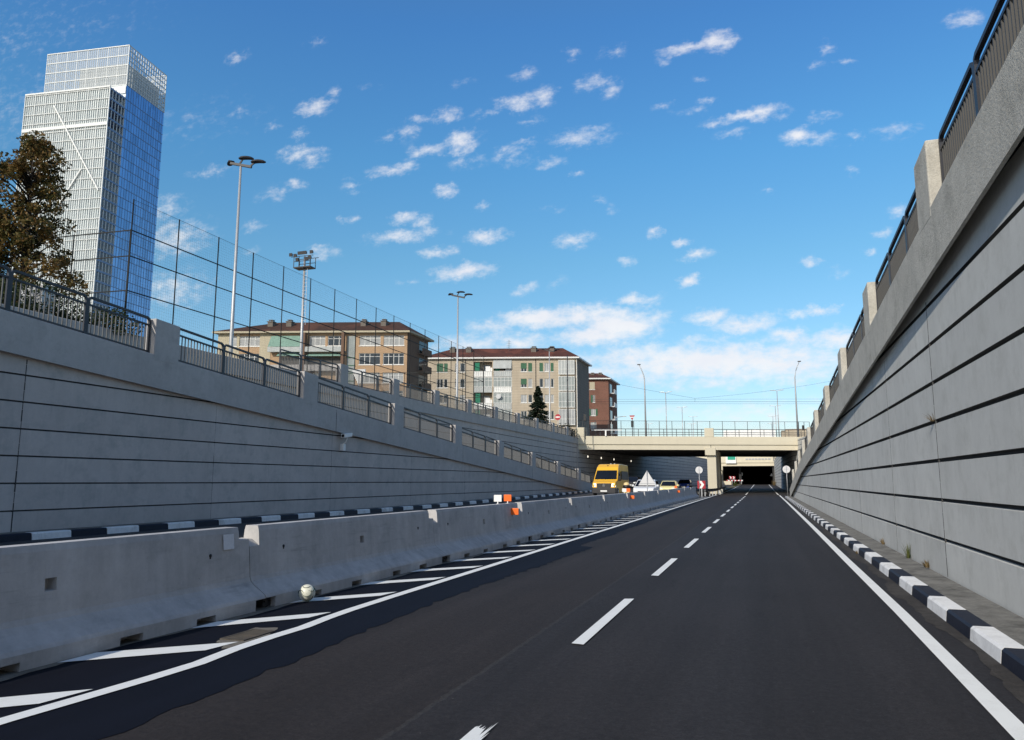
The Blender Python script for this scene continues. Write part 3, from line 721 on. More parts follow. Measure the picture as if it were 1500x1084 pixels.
# far-side railing of the bridge
r = thing('bridge_railing', 'grey panel railing on the far side of the bridge deck', 'railing', bp3(15, 17.4, 7.5))
m = MB(); bbox(m, 0, BLEN, 36.2, 36.28, 7.6, 8.5); m.build('panel', M['galv'], r)
a = .5
while a < BLEN: m = MB(); bbox(m, a, a + .09, 36.1, 36.2, 7.5, 8.7); a += 2.05; m.build('post', M['rail'], r)

# second bridge and tunnel ------------------------------------------
Y2 = 222.0
rt = thing('tunnel_portal', 'second cream bridge with a dark tunnel mouth far down the road', 'tunnel', (-3, Y2, .7))
m = MB(); m.box(-30, 8, Y2, Y2 + .5, 6.75, 9.0); m.build('parapet', M['cream'], rt)
m = MB(); m.box(-30, 8, Y2 + .25, Y2 + 1.2, 5.85, 6.75); m.build('edge_beam', M['cream'], rt)
m = MB(); m.box(-30, 8, Y2 + 1.2, 420, 5.95, 6.6); m.build('roof', M['tunnel'], rt)
m = MB(); m.box(-12.2, -11.0, Y2 + .1, Y2 + 8, .3, 5.9); m.build('pier', M['cream'], rt)
m = MB(); m.box(-12.6, -10.8, Y2 - .1, Y2 + 1, 4.7, 5.86); m.build('pier_head', M['cream'], rt)
m = MB(); m.box(-6.6, -6.1, Y2 + 4, 420, .3, 5.95); m.box(-30, 8, 418, 419, 0, 6); m.box(2.4, 2.9, Y2 + 1, 420, .2, 5.95); m.box(-30, -28, Y2 + 1, 420, .2, 5.95); m.build('tunnel_wall', M['tunnel'], rt)
m = MB(); m.box(-12.9, -8.5, Y2 - 3, Y2 - 2.6, .3, 1.7); m.build('low_wall', M['cream'], rt)
for k in range(8):
    m = MB(); m.box(-4.6 + k * .85, -4.6 + k * .85 + .62, Y2 - .16, Y2 - .004, 7.55, 7.95); m.build('louvre', M['galv'], rt)
# green motorway sign on the second bridge (its text cannot be read)
p = at(1077, 673.5, 222 * 1.04); y = Y2 - .3
r = thing('direction_sign', 'green and white direction sign hung on the second bridge parapet', 'sign', (-8.2, y, 7.2))
m = MB(); m.box(-9.9, -7.1, y - .05, y + .05, 6.6, 8.6); m.build('panel', M['whitep'], r)
m = MB(); m.box(-9.35, -7.3, y - .062, y - .052, 7.55, 8.5); m.build('green_field', M['green'], r)

def sign_tri(c, w, h, th, m, up=True):
    s = 1 if up else -1
    pts = [(-w / 2, -h / 2 * s), (w / 2, -h / 2 * s), (0, h / 2 * s)]
    m.prism(pts, lambda p: (c[0] + p[0], c[1] - th / 2, c[2] + p[1]), lambda p: (c[0] + p[0], c[1] + th / 2, c[2] + p[1]))
# road signs
def round_sign(c, r0, zbase, label):
    r = thing('round_sign', label, 'road sign', (c[0], c[1], zbase), 'round road signs seen from behind')
    m = MB(); m.lathe((c[0], c[1] - .02, c[2]), [(r0, 0), (r0, .02)], 28, 'y'); m.build('plate', M['greyback'], r)
    m = MB(); m.tube((c[0], c[1] - .055, zbase), (c[0], c[1] - .055, c[2] + r0 * .8), .03); m.box(c[0] - .22, c[0] + .22, c[1] - .024, c[1] - .021, c[2] - .02, c[2] + .02); m.build('post', M['galv'], r)
p = at(1024, 688.5, 80); round_sign(p, .37, zr(p.y), 'round road sign seen from behind beside the bridge pier')
p = at(1152, 687.5, 79); round_sign(p, .38, .15, 'round road sign seen from behind where the right wall ends')
p = at(948, 700, 46); c = (p.x, p.y, p.z)
r = thing('triangle_sign', 'large bare triangular sign back standing behind the barrier in front of the white car', 'road sign', (p.x, p.y, .0))
m = MB(); sign_tri(c, 1.08, .9, .02, m); m.build('plate', M['greyback'], r)
m = MB(); m.tube((p.x, p.y - .045, zl(p.y, p.x) - .02), (p.x, p.y - .045, p.z + .42), .03); m.box(p.x - .44, p.x + .44, p.y - .018, p.y - .012, p.z - .36, p.z - .32); m.build('post', M['galv'], r)
def chevron(p, s, zb, label, n=1):
    r = thing('chevron_board', label, 'road sign', (p.x, p.y, zb))
    m = MB(); m.box(p.x - s * n / 2, p.x + s * n / 2, p.y - .02, p.y + .02, p.z - s / 2, p.z + s / 2); m.build('board', M['red'], r)
    m = MB(); q = s
    for k in range(n):
        x0 = p.x - s * n / 2 + s * (k + .5)
        pts = [(-.32, -.5), (.02, -.5), (.34, 0), (.02, .5), (-.32, .5), (0, 0)]
        m.prism(pts, lambda a: (x0 + a[0] * q, p.y - .03, p.z + a[1] * q * .96), lambda a: (x0 + a[0] * q, p.y - .022, p.z + a[1] * q * .96))
    m.build('arrow', M['whitep'], r)
    m = MB(); m.box(p.x - .05, p.x + .05, p.y + .02, p.y + .1, zb, p.z); m.build('post', M['galv'], r)
p = at(1027.5, 710, 82.5); chevron(p, .84, 0, 'red board with a white chevron at the far end of the concrete barrier')
p = at(1072.5, 700, 205); chevron(p, .8, .6, 'pair of small white chevrons on a red board by the tunnel', 2)
# striped plank barrier by the tunnel
p = at(1076, 704, 210); r = thing('striped_barrier', 'red and white striped plank barrier closing the lane by the tunnel', 'barrier', (p.x, p.y, .6))
m = MB()
for k in range(10): m.mi = k % 2; m.box(p.x - 2.2 + k * .44, p.x - 2.2 + (k + 1) * .44 - .004, p.y - .03, p.y + .03, p.z - .12, p.z + .16)
m.build('plank', [M['red'], M['whitep']], r)
m = MB()
for q in (-1.8, 0, 1.8): m.box(p.x + q - .06, p.x + q + .06, p.y + .04, p.y + .12, .55, p.z + .3)
m.build('legs', M['galv'], r)
p = at(1086, 694.5, 218); r = tag((lambda m: (m.box(p.x - .38, p.x + .38, p.y - .03, p.y + .03, p.z - .42, p.z + .42), m.box(p.x - .05, p.x + .05, p.y + .03, p.y + .12, .5, p.z + .3), m.build('square_sign', M['whitep'], loc=(p.x, p.y, .5)))[-1])(MB()), 'small white square sign left of the tunnel mouth', 'road sign')
for (x, y, s, l) in ((1132, 680.5, 1.15, 'white triangular warning sign at the top right corner of the tunnel portal'), (1130, 695, .85, 'small white triangular sign halfway down the right side of the tunnel mouth')):
    p = at(x, y, 214); m = MB(); sign_tri((p.x, p.y, p.z), s, s * .9, .03, m); r = thing('triangle_sign', l, 'road sign', (p.x, p.y, p.z))
    m.build('plate', M['whitep'], r); m = MB(); m.bar((p.x, p.y + .02, p.z), (right_edge(p.y) + .05, p.y + .02, p.z), .05); m.build('bracket', M['galv'], r)

# guard rail and blocks by the pier ----------------------------------
r = thing('guard_rail', 'dark weathered steel guard rail curving past the bridge pier', 'guard rail', (-5.4, 100, 0))
m = MB(); path = [(-6.75, 88.2, .66), (-6.2, 88.4, .66), (-5.75, 89.2, .66), (-5.55, 91, .66), (-5.5, 96, .66), (-5.55, 104, .66), (-5.6, 116, .7), (-5.7, 126, .8)]
for dz in (-.1, .1): m.sweep([(a, b, c + dz) for a, b, c in path], .07, .14, 6)
m.sweep([(a - .03, b, c) for a, b, c in path], .02, .16, 4); m.build('beam', M['dark'], r)
m = MB()
for (a, b, c) in path[1:]: m.box(a - .16, a - .06, b - .05, b + .05, zr(b), c + .14)
m.build('posts', M['galv'], r)
for i, (px, py, w, h, l) in enumerate(((1038, 719.5, .75, .55, 'rounded white sandbag heap at the pier foot, left'), (1046, 720, .55, .4, 'rounded white sandbag heap at the pier foot, right of the first'), (1056.5, 718.6, .46, .62, 'short white concrete block standing under the guard rail'))):
    p = gz(px, 723.5); m = MB(); q = V((p.x, p.y, 0))
    if i < 2:
        for j in range(4): m.lathe((q.x + (j % 2 - .5) * w * .55, q.y + (j // 2) * .3, 0), [(w * .30, 0), (w * .36, h * .2), (w * .33, h * .55), (w * .18, h * (.78 + .06 * j)), (.02, h * (.86 + .05 * j))], 12)
        tag(m.build('sandbag_heap', M['barrier_in'], loc=q), l, 'sandbags')
    else:
        m.box(q.x - w / 2, q.x + w / 2, q.y - .2, q.y + .2, 0, h); tag(m.build('concrete_block', M['barrier_in'], loc=q, bevel=.05), l, 'block')
p = gz(1030, 726.5); m = MB()
for j in range(3): m.lathe((p.x - .5 + j * .42, p.y + .4 + .1 * j, 0), [(.27, 0), (.3, .1), (.3, .4), (.22, .48)], 14)
m.box(p.x - .7, p.x + .6, p.y + .2, p.y + .75, .48, .56)
tag(m.build('crash_cushion', M['black'], loc=(p.x, p.y, 0)), 'low black rubber crash cushion in front of the chevron board', 'crash cushion')

# CCTV ----------------------------------------------------------------
z = 3.42; y = 27.1; x = XL - .16
r = thing('security_camera', 'small pale security camera on a bracket under the coping of the left wall', 'camera', (x, y, z))
m = MB(); m.box(x, x + .16, y - .09, y + .09, z - .55, z - .28); m.sweep([(x + .08, y, z - .3), (x + .2, y, z - .2), (x + .28, y, z)], .06, None, 8); m.build('bracket', M['whitep'], r, bevel=.02)
m = MB(); m.hexa([(x + .16, y - .32, z - .05), (x + .36, y - .32, z - .05), (x + .38, y + .22, z + .02), (x + .18, y + .22, z + .02), (x + .16, y - .32, z + .11), (x + .36, y - .32, z + .11), (x + .38, y + .22, z + .18), (x + .18, y + .22, z + .18)]); m.build('housing', M['whitep'], r, bevel=.02)
m = MB(); m.lathe((x + .26, y - .34, z + .03), [(.06, 0), (.06, .03)], 12, 'y'); m.build('lens', M['black'], r)

# ------------------------------------------------------------------ street lamps
def triple_lamp(y, label):
    x = -24.5; top = 17.45 + (0.1 if y > 80 else 0); r = thing('street_lamp', label, 'street lamp', (x, y, ZG), 'triple headed lamps on the left street')
    m = MB(); m.sweep([(x, y, ZG), (x, y, ZG + 1.2), (x, y, top)], .2, None, 12, taper=[1, .95, .55]); m.lathe((x, y, ZG), [(.2, 0), (.2, .1), (.12, .14)], 12); m.build('pole', M['galv'], r)
    m = MB(); d = V((.86, .1, -.22)).normalized(); c = V((x, y, top + .08)); m.bar(c - d * .6, c + d * .62, .11, .12); m.build('crossarm', M['dark'], r)
    for (s, dy, off) in ((-.5, .3, (-.5, .35, .14)), (-.1, -.2, (.5, .2, .34)), (.5, 0, (.8, .25, .24))):
        b = c + d * s; e = b + V((off[0] * .35, off[1] * .35, off[2])); h = MB()
        pts = []; L = .74; u = V((off[0], off[1] * 1.2, .02)).normalized(); vv = V((-u.y, u.x, 0))
        for i in range(7):
            t = i / 6; ww = .17 * (1 - .55 * (t - .35) ** 2 * 2.2) * (1 if 0 < i < 6 else .55); hh = .045 if 0 < i < 6 else .02
            q = e + u * (L * (t - .3)) + V((0, 0, .05 * sin(pi * t)))
            pts += [q - vv * ww - UPZ * hh, q + vv * ww - UPZ * hh, q + vv * ww * .8 + UPZ * hh, q - vv * ww * .8 + UPZ * hh]
        fs = [(3, 2, 1, 0), (24, 25, 26, 27)]
        for i in range(6):
            for j in range(4): fs.append((i * 4 + j, i * 4 + (j + 1) % 4, i * 4 + 4 + (j + 1) % 4, i * 4 + 4 + j))
        h.idx(pts, fs); h.bar(b, e, .07); h.build('lamp_head', M['dark'], r)
triple_lamp(30.5, 'tall triple headed street lamp on a silver pole, nearest and largest')
triple_lamp(59.6, 'triple headed street lamp on a silver pole in front of the grey apartment block')
triple_lamp(89.4, 'triple headed street lamp at the right part of the grey block, beside the conifer')
def curved_lamp(p, label, s):
    base = (p.x, p.y, ZG); r = thing('street_lamp', label, 'street lamp', base, 'single arm curved lamps at the bridge')
    h = p.z - ZG; m = MB()
    path = [(p.x, p.y, ZG), (p.x, p.y, ZG + h * .6), (p.x, p.y, ZG + h * .80)]
    for t in (.25, .5, .75, 1): path.append((p.x + s * .72 * t ** 1.6, p.y, ZG + h * (.80 + .2 * t)))
    m.sweep(path, .26, None, 10, taper=[1, .75, .6, .55, .5, .45, .4]); m.build('pole', M['galv'], r)
    q = V(path[-1]); m = MB(); m.hexa([q + V(a) for a in ((-.25, -.1, -.03), (.25, -.1, -.03), (.25, .1, -.03), (-.25, .1, -.03), (-.22, -.08, .1), (.22, -.08, .1), (.22, .08, .1), (-.22, .08, .1))]); m.build('lamp_head', M['dark'], r, bevel=.03)
p = at(943.5, 534, 106); curved_lamp(p, 'tall curved street lamp standing on the left half of the bridge', -1)
p = at(1163, 530, 109); curved_lamp(p, 'tall curved street lamp at the right end of the bridge', 1)
def twin_lamp(p, label):
    r = thing('street_lamp', label, 'street lamp', (p.x, p.y, ZG), 'twin arm lamps along the far avenue')
    m = MB(); m.tube((p.x, p.y, ZG), (p.x, p.y, p.z), .10, .06); m.build('pole', M['galv'], r)
    for s in (-1, 1):
        m = MB(); m.sweep([(p.x, p.y, p.z), (p.x + s * .35, p.y, p.z + .06)], .07); m.hexa([(p.x + s * a, p.y + b, p.z + c) for a, b, c in ((.3, -.16, .03), (1.15, -.14, .09), (1.15, .14, .09), (.3, .16, .03), (.3, -.13, .13), (1.1, -.1, .17), (1.1, .1, .17), (.3, .13, .13))]); m.build('lamp_head', M['galv'], r)
for (x, y, d, l) in ((975, 575, 135, 'twin arm avenue lamp left of the bridge centre, tallest of the left row'), (999, 597, 163, 'twin arm avenue lamp, second of the left row going away'), (1015, 610.5, 186, 'twin arm avenue lamp, third of the left row going away'), (1013, 621, 205, 'lowest twin arm avenue lamp of the left row, half behind the bridge railing'), (950, 621, 205, 'faint low twin lamp behind the bridge railing right of the first curved lamp'),
                     (1138, 572.5, 132, 'twin arm avenue lamp near the right end of the bridge, tallest of the right row'), (1135.5, 595, 160, 'twin arm avenue lamp, second of the right row going away'), (1132, 610, 186, 'twin arm avenue lamp, third of the right row going away'), (1130.5, 621, 205, 'lowest twin arm avenue lamp of the right row, half behind the railing')):
    twin_lamp(at(x, y, d), l)
p = at(913, 610, 150); r = thing('street_lamp', 'small curved arm lamp beside the brick building', 'street lamp', (p.x - 2.2, p.y, ZG))
m = MB(); m.sweep([(p.x - 2.4, p.y, ZG), (p.x - 2.4, p.y, p.z - 1.2), (p.x - 2.1, p.y, p.z - .5), (p.x - 1.2, p.y, p.z - .1), (p.x, p.y, p.z)], .13, None, 8); m.build('pole', M['galv'], r)
m = MB(); m.box(p.x - .1, p.x + .6, p.y - .12, p.y + .12, p.z - .06, p.z + .06); m.build('lamp_head', M['galv'], r, bevel=.03)

# floodlight mast --------------------------------------------------------
p = at(446, 392, 90); r = thing('floodlight_mast', 'sports ground floodlight mast with a caged platform and lamps behind the fence', 'floodlight', (p.x, p.y, ZG))
m = MB(); m.sweep([(p.x, p.y, ZG), (p.x, p.y, p.z + 1.3)], .42, None, 12, taper=[1, .6]); m.build('pole', M['galv'], r)
m = MB(); z = p.z
m.box(p.x - 1.15, p.x + 1.15, p.y - .6, p.y + .6, z - .12, z)
for sx in (-1.1, -.4, .4, 1.1):
    m.bar((p.x + sx, p.y - .58, z), (p.x + sx, p.y - .58, z + 1.25), .06); m.bar((p.x + sx, p.y + .58, z), (p.x + sx, p.y + .58, z + 1.25), .06)
for sy in (-.58, .58):
    for zz in (.65, 1.25): m.bar((p.x - 1.5 if zz > 1 else p.x - 1.1, p.y + sy, z + zz), (p.x + 1.5 if zz > 1 else p.x + 1.1, p.y + sy, z + zz), .06)
m.build('platform', M['dark'], r)
for (a, b) in ((-1.5, 1.5), (-.9, 1.35), (-.35, 1.6), (.05, 1.6), (.45, 1.6), (1.3, 1.6), (-.6, .85), (.7, .85), (1.1, .95)):
    m = MB(); c = V((p.x + a, p.y - .7, z + b)); w, h = .2, .2
    m.hexa([c + V(q) for q in ((-w, 0, -h), (w, 0, -h), (w * .7, .25, -h * .6), (-w * .7, .25, -h * .6), (-w, -.05, h), (w, -.05, h), (w * .7, .25, h * .7), (-w * .7, .25, h * .7))]); m.build('floodlight', M['dark'], r)
m = MB()
for i in range(14): zz = z - .6 - i * .45; m.bar((p.x + .15, p.y - .2, zz), (p.x + .55, p.y - .2, zz), .03)
m.bar((p.x + .55, p.y - .2, z), (p.x + .55, p.y - .2, z - 7), .04); m.build('ladder', M['galv'], r)

# sports fence -----------------------------------------------------------
def fence(p0, p1, n, label, top=15.95, cut=None):
    p0, p1 = V(p0), V(p1); r = thing('net_fence', label, 'fence', (p0.x, p0.y, ZG), 'sports ground net fence')
    for i in range(n + 1):
        q = p0.lerp(p1, i / n); m = MB(); m.sweep([(q.x, q.y, ZG), (q.x, q.y, top)], .07, None, 6); m.build('post', M['fence'], r)
    for z in (11.15, 12.95, 14.3):
        m = MB(); m.bar((p0.x, p0.y, z), (p1.x, p1.y, z), .048); m.build('rail', M['fence'], r)
    m = MB(); L = (p1 - p0).length; k = int(L / .16)
    m.bar((p0.x, p0.y, top - .03), (p1.x, p1.y, top - .03), .014)
    for i in range(k): q = p0.lerp(p1, i / k); m.bar((q.x, q.y, ZG), (q.x, q.y, top), .0028)
    z = ZG + .2
    while z < top: m.bar((p0.x, p0.y, z), (p1.x, p1.y, z), .0028); z += .16
    m.build('netting', M['net'], r)
fence((-30, 29.3, 0), (-30, 81, 0), 16, 'tall dark sports net fence running along the left street')
fence((-30.05, 29.3, 0), (-44, 28.4, 0), 4, 'tall dark net fence turning away to the left behind the autumn tree', 14.35)
fence((-30.05, 81, 0), (-46, 79.5, 0), 5, 'tall dark net fence closing the far end of the sports ground', 14.35)

# ------------------------------------------------------------------ trees
def leaves(m, c, rad, n, size, q, squash=1.0):
    for i in range(n):
        d = V((q.gauss(0, 1), q.gauss(0, 1), q.gauss(0, 1))); d.normalize(); d *= rad * q.uniform(.25, 1) ** .5; d.z *= squash
        p = c + d; a = V((q.gauss(0, 1), q.gauss(0, 1), q.gauss(0, .8))).normalized(); b = a.cross(V((q.gauss(0, 1), q.gauss(0, 1), q.gauss(0, 1)))).normalized(); s = size * q.uniform(.6, 1.3)
        m.face([p - a * s, p + b * s * .55, p + a * s, p - b * s * .55])
def autumn_tree(base, h, rb, label, seed, prof, dens=1.0):
    q = random.Random(seed); base = V(base); r = thing('tree', label, 'tree', base)
    tr = MB(); lean = V((.5, -.3, 0)); top = base + V((0, 0, h * .93)) + lean
    path = [base, base + V((.1, 0, h * .25)), base + V((.25, 0, h * .5)) + lean * .3, top]
    tr.sweep(path, .34, None, 8, taper=[1, .8, .5, .12])
    lf = MB()
    for i in range(int(150 * dens)):
        t = q.uniform(.05, 1) ** .85; R_ = rb * lerp(prof, t); z = h * t
        a = q.uniform(0, 2 * pi); rr_ = R_ * q.uniform(.15, 1.0) ** .6
        c = base + lean * t + V((cos(a) * rr_, sin(a) * rr_, z + q.uniform(-.2, .2)))
        s0 = base + lean * t * .8 + V((0, 0, max(.3, z - rr_ * .7)))
        tr.sweep([s0, s0.lerp(c, .55) + V((0, 0, .08)), c], .07, None, 4, taper=[1, .6, .2], cap=False)
        leaves(lf, c, q.uniform(.28, .62) * (.7 + .5 * R_ / rb), int(120 * q.uniform(.7, 1.2)), .082, q, .75)
    tr.build('trunk', M['bark'], r); lf.build('crown', M['autumn'], r, fix=False); return r
t0 = at(22, 470, 31.5)
autumn_tree((t0.x, t0.y, ZG), 8.9, 3.2, 'bushy brown and green autumn tree at the left edge in front of the skyscraper', 5, [(0, 1.1), (.15, 1.1), (.28, .86), (.42, .60), (.58, .46), (.75, .40), (.9, .36), (1, .14)])
t0 = at(-92, 470, 31.0)
autumn_tree((t0.x, t0.y, ZG), 8.4, 2.6, 'brown autumn tree cut by the left frame edge beside the bushier one', 9, [(0, .9), (.3, 1), (.7, .75), (1, .3)], .8)
def conifer(p, h, w, label):
    q = random.Random(4); base = V((p.x, p.y, ZG)); r = thing('conifer', label, 'tree', base); tr = MB(); lf = MB()
    tr.sweep([base, base + V((0, 0, h))], .25, None, 8, taper=[1, .15])
    for i in range(230):
        t = q.uniform(.02, .99); R_ = w / 2 * (1 - t) ** .8 * q.uniform(.6, 1.12); a = q.uniform(0, 2 * pi); z = h * t
        e = base + V((cos(a) * R_, sin(a) * R_, z - R_ * .15)); s = base + V((0, 0, z + .15))
        tr.sweep([s, e], .04, None, 4, taper=[1, .3], cap=False)
        for k in range(7):
            c = s.lerp(e, .25 + .8 * k / 6); leaves(lf, c, .24, 12, .10, q, .6)
    tr.build('trunk', M['bark'], r); lf.build('crown', M['evergreen'], r, fix=False)
p = at(788, 567, 101); conifer(p, p.z - ZG, 4.7, 'dark green conical conifer in front of the grey apartment block')
def bush(p, w, h, label, mat, seed, n=40):
    q = random.Random(seed); r = thing('shrub', label, 'shrub', p); lf = MB(); st = MB(); p = V(p)
    for i in range(n):
        c = p + V((q.uniform(-w / 2, w / 2), q.uniform(-w / 3, w / 3), h * q.uniform(.15, .95))); leaves(lf, c, .3, 60, .06, q)
        st.sweep([p + V((q.uniform(-.1, .1), 0, 0)), c], .03, None, 4, taper=[1, .3], cap=False)
    st.build('stem', M['bark'], r); lf.build('foliage', mat, r, fix=False)
for i, (x, d, w, h, l) in enumerate(((60, 27.5, 2.2, 1.5, 'dark shrub behind the left railing under the autumn tree'), (150, 29, 2.4, 1.2, 'low dark shrub behind the left railing below the skyscraper'), (10, 26, 2.0, 1.7, 'dark shrub behind the railing at the left frame edge'))):
    q = at(x, 450, d); bush((q.x, q.y, ZG), w, h, l, M['hedge'], 20 + i)
for i, (x, d, w, h, l) in enumerate(((812, 99, 1.6, 1.6, 'dark shrub beside the no entry sign'), (832, 97, 2.6, 1.9, 'dark hedge behind the railing at the left end of the bridge'))):
    q = at(x, 640, d); bush((q.x, q.y, ZG), w, h, l, M['evergreen'], 30 + i, 30)
# utility cabinet behind the left railing
q = at(52, 430, 27.2); r = thing('utility_cabinet', 'pale grey utility cabinet behind the left railing under the tree', 'cabinet', (q.x, q.y, ZG))
m = MB(); m.box(q.x - .45, q.x + .55, q.y - .2, q.y + .3, ZG, q.z + .28); m.build('body', M['greyback'], r, bevel=.02)
m = MB(); m.box(q.x - .40, q.x + .50, q.y - .215, q.y - .2, ZG + .15, q.z + .2); m.build('door', M['galv'], r)

# ------------------------------------------------------------------ signs and signals on the upper street
p = at(526, 555.5, 47.5); r = thing('yield_sign', 'inverted triangular sign seen from behind on the left ramp', 'road sign', (p.x, p.y, zcl(p.y) - .38))
m = MB(); sign_tri((p.x, p.y, p.z), .86, .76, .03, m, False); m.build('plate', M['whitep'], r)
m = MB(); m.tube((p.x, p.y - .04, zcl(p.y) - .38), (p.x, p.y - .04, p.z + .35), .03); m.box(p.x - .45, p.x + .45, p.y - .05, p.y + .01, p.z + .38, p.z + .62); m.build('post', M['galv'], r)
def no_entry(p, rad, zb, label):
    r = thing('no_entry_sign', label, 'road sign', (p.x, p.y, zb))
    m = MB(); m.lathe((p.x, p.y, p.z), [(rad, 0), (rad, .02)], 24, 'y'); m.build('plate', M['red'], r)
    m = MB(); m.box(p.x - rad * .72, p.x + rad * .72, p.y - .012, p.y - .002, p.z - rad * .2, p.z + rad * .2); m.build('bar', M['whitep'], r)
    m = MB(); m.tube((p.x, p.y + .06, zb), (p.x, p.y + .06, p.z), .03); m.build('post', M['galv'], r)
p = at(817, 611, 90); no_entry(p, .36, ZG, 'red no entry sign with a white bar left of the bridge')
p = at(926, 612, 108); q = p
r = thing('traffic_light', 'traffic light under a red and white triangular sign on the bridge', 'traffic light', (p.x, p.y, ZG))
m = MB(); sign_tri((p.x, p.y - .05, p.z), .78, .68, .02, m, False); m.build('sign_plate', M['red'], r)
m = MB(); m.box(p.x - .25, p.x + .25, p.y - .075, p.y - .063, p.z + .0, p.z + .13); m.build('sign_bar', M['whitep'], r)
m = MB(); m.tube((p.x, p.y + .03, ZG), (p.x, p.y + .03, p.z + .2), .05); m.build('post', M['dark'], r)
m = MB(); z = p.z - 1.35; m.box(p.x - .15, p.x + .15, p.y - .2, p.y - .02, z, z + .9); m.build('signal_head', M['black'], r, bevel=.02)
for k in range(3):
    m = MB(); m.lathe((p.x, p.y - .2, z + .15 + .3 * k), [(.11, 0), (.11, -.08)], 12, 'y'); m.build('signal_lens', M['dark'], r)
for (px, l) in ((1168.5, 'traffic light at the right end of the bridge, left one of the pair'), (1176.5, 'traffic light at the right end of the bridge, right one of the pair')):
    p = at(px, 627, 112); r = thing('traffic_light', l, 'traffic light', (p.x, p.y, ZG), 'traffic lights at the right end of the bridge')
    m = MB(); m.tube((p.x + .15, p.y + .03, ZG), (p.x + .15, p.y + .03, p.z + .9), .04); m.build('post', M['dark'], r)
    m = MB(); m.box(p.x - .16, p.x + .16, p.y - .2, p.y - .02, p.z - .35, p.z + .4); m.build('signal_head', M['black'], r, bevel=.02)
p = at(857, 612, 98); r = thing('traffic_light', 'dark traffic light hanging against the end wall of the grey apartment block', 'traffic light', (p.x, p.y, ZG))
m = MB(); m.tube((p.x, p.y + .03, ZG), (p.x, p.y + .03, p.z + .5), .05); m.build('post', M['dark'], r)
m = MB(); m.box(p.x - .16, p.x + .16, p.y - .2, p.y - .02, p.z - .4, p.z + .45); m.build('signal_head', M['black'], r, bevel=.02)
p = at(831, 520, 99); m = MB(); m.sweep([(p.x, p.y, ZG), (p.x, p.y, p.z)], .2, None, 8, taper=[1, .6]); tag(m.build('catenary_pole', M['dark'], loc=(p.x, p.y, ZG)), 'dark tram wire pole in front of the right bays of the grey block', 'pole')
# overhead tram wires
m = MB()
def wire(a, b, sag, r_): 
    a, b = V(a), V(b); m.sweep([a.lerp(b, i / 10) - V((0, 0, sag * 4 * (i / 10) * (1 - i / 10))) for i in range(11)], r_, None, 4)
for (ya, yc) in ((588.5, 588.5), (591.5, 591.5), (585, 584.5)):
    a, b = at(870, ya, 104), at(1212, yc, 110); wire(a, b, 0.0, .035 if ya == 588.5 else .02)
a, c, b = at(880, 558, 104), at(1018, 583.5, 106), at(1230, 556, 110); wire(a, c, .05, .022); wire(c, b, .3, .022)
m.bar(at(1018, 583.5, 106), at(1018, 589, 106), .03)
tag(m.build('tram_wire', M['dark'], loc=at(1018, 588, 106)), 'overhead tram wires strung across above the bridge', 'wire')
# distant low building on the right
p0, p1 = at(1145, 640, 190), at(1166, 640, 190)
r = thing('low_building', 'distant low tan building beyond the right end of the bridge', 'building', (p0.x, p0.y, ZG))
m = MB(); zt = at(1150, 630.5, 190).z; m.box(p0.x, p1.x + 3, p0.y, p0.y + 8, ZG, zt); m.build('wall', concrete('tan stone', (.42, .36, .27), .5, .1, .3), r)
m = MB(); m.box(p0.x + 1, p1.x + 3.1, p0.y + .5, p0.y + 7, zt, zt + .35); m.build('roof', M['brown_end0'], r)
p0, p1 = at(1060, 640, 240), at(1136, 640, 240); m = MB(); m.box(p0.x, p1.x, p0.y, p0.y + 6, ZG, at(1100, 630.5, 240).z)
tag(m.build('low_building', M['whitep'], loc=(p0.x, p0.y, ZG)), 'far low white shed roof line seen through the bridge railing', 'building')

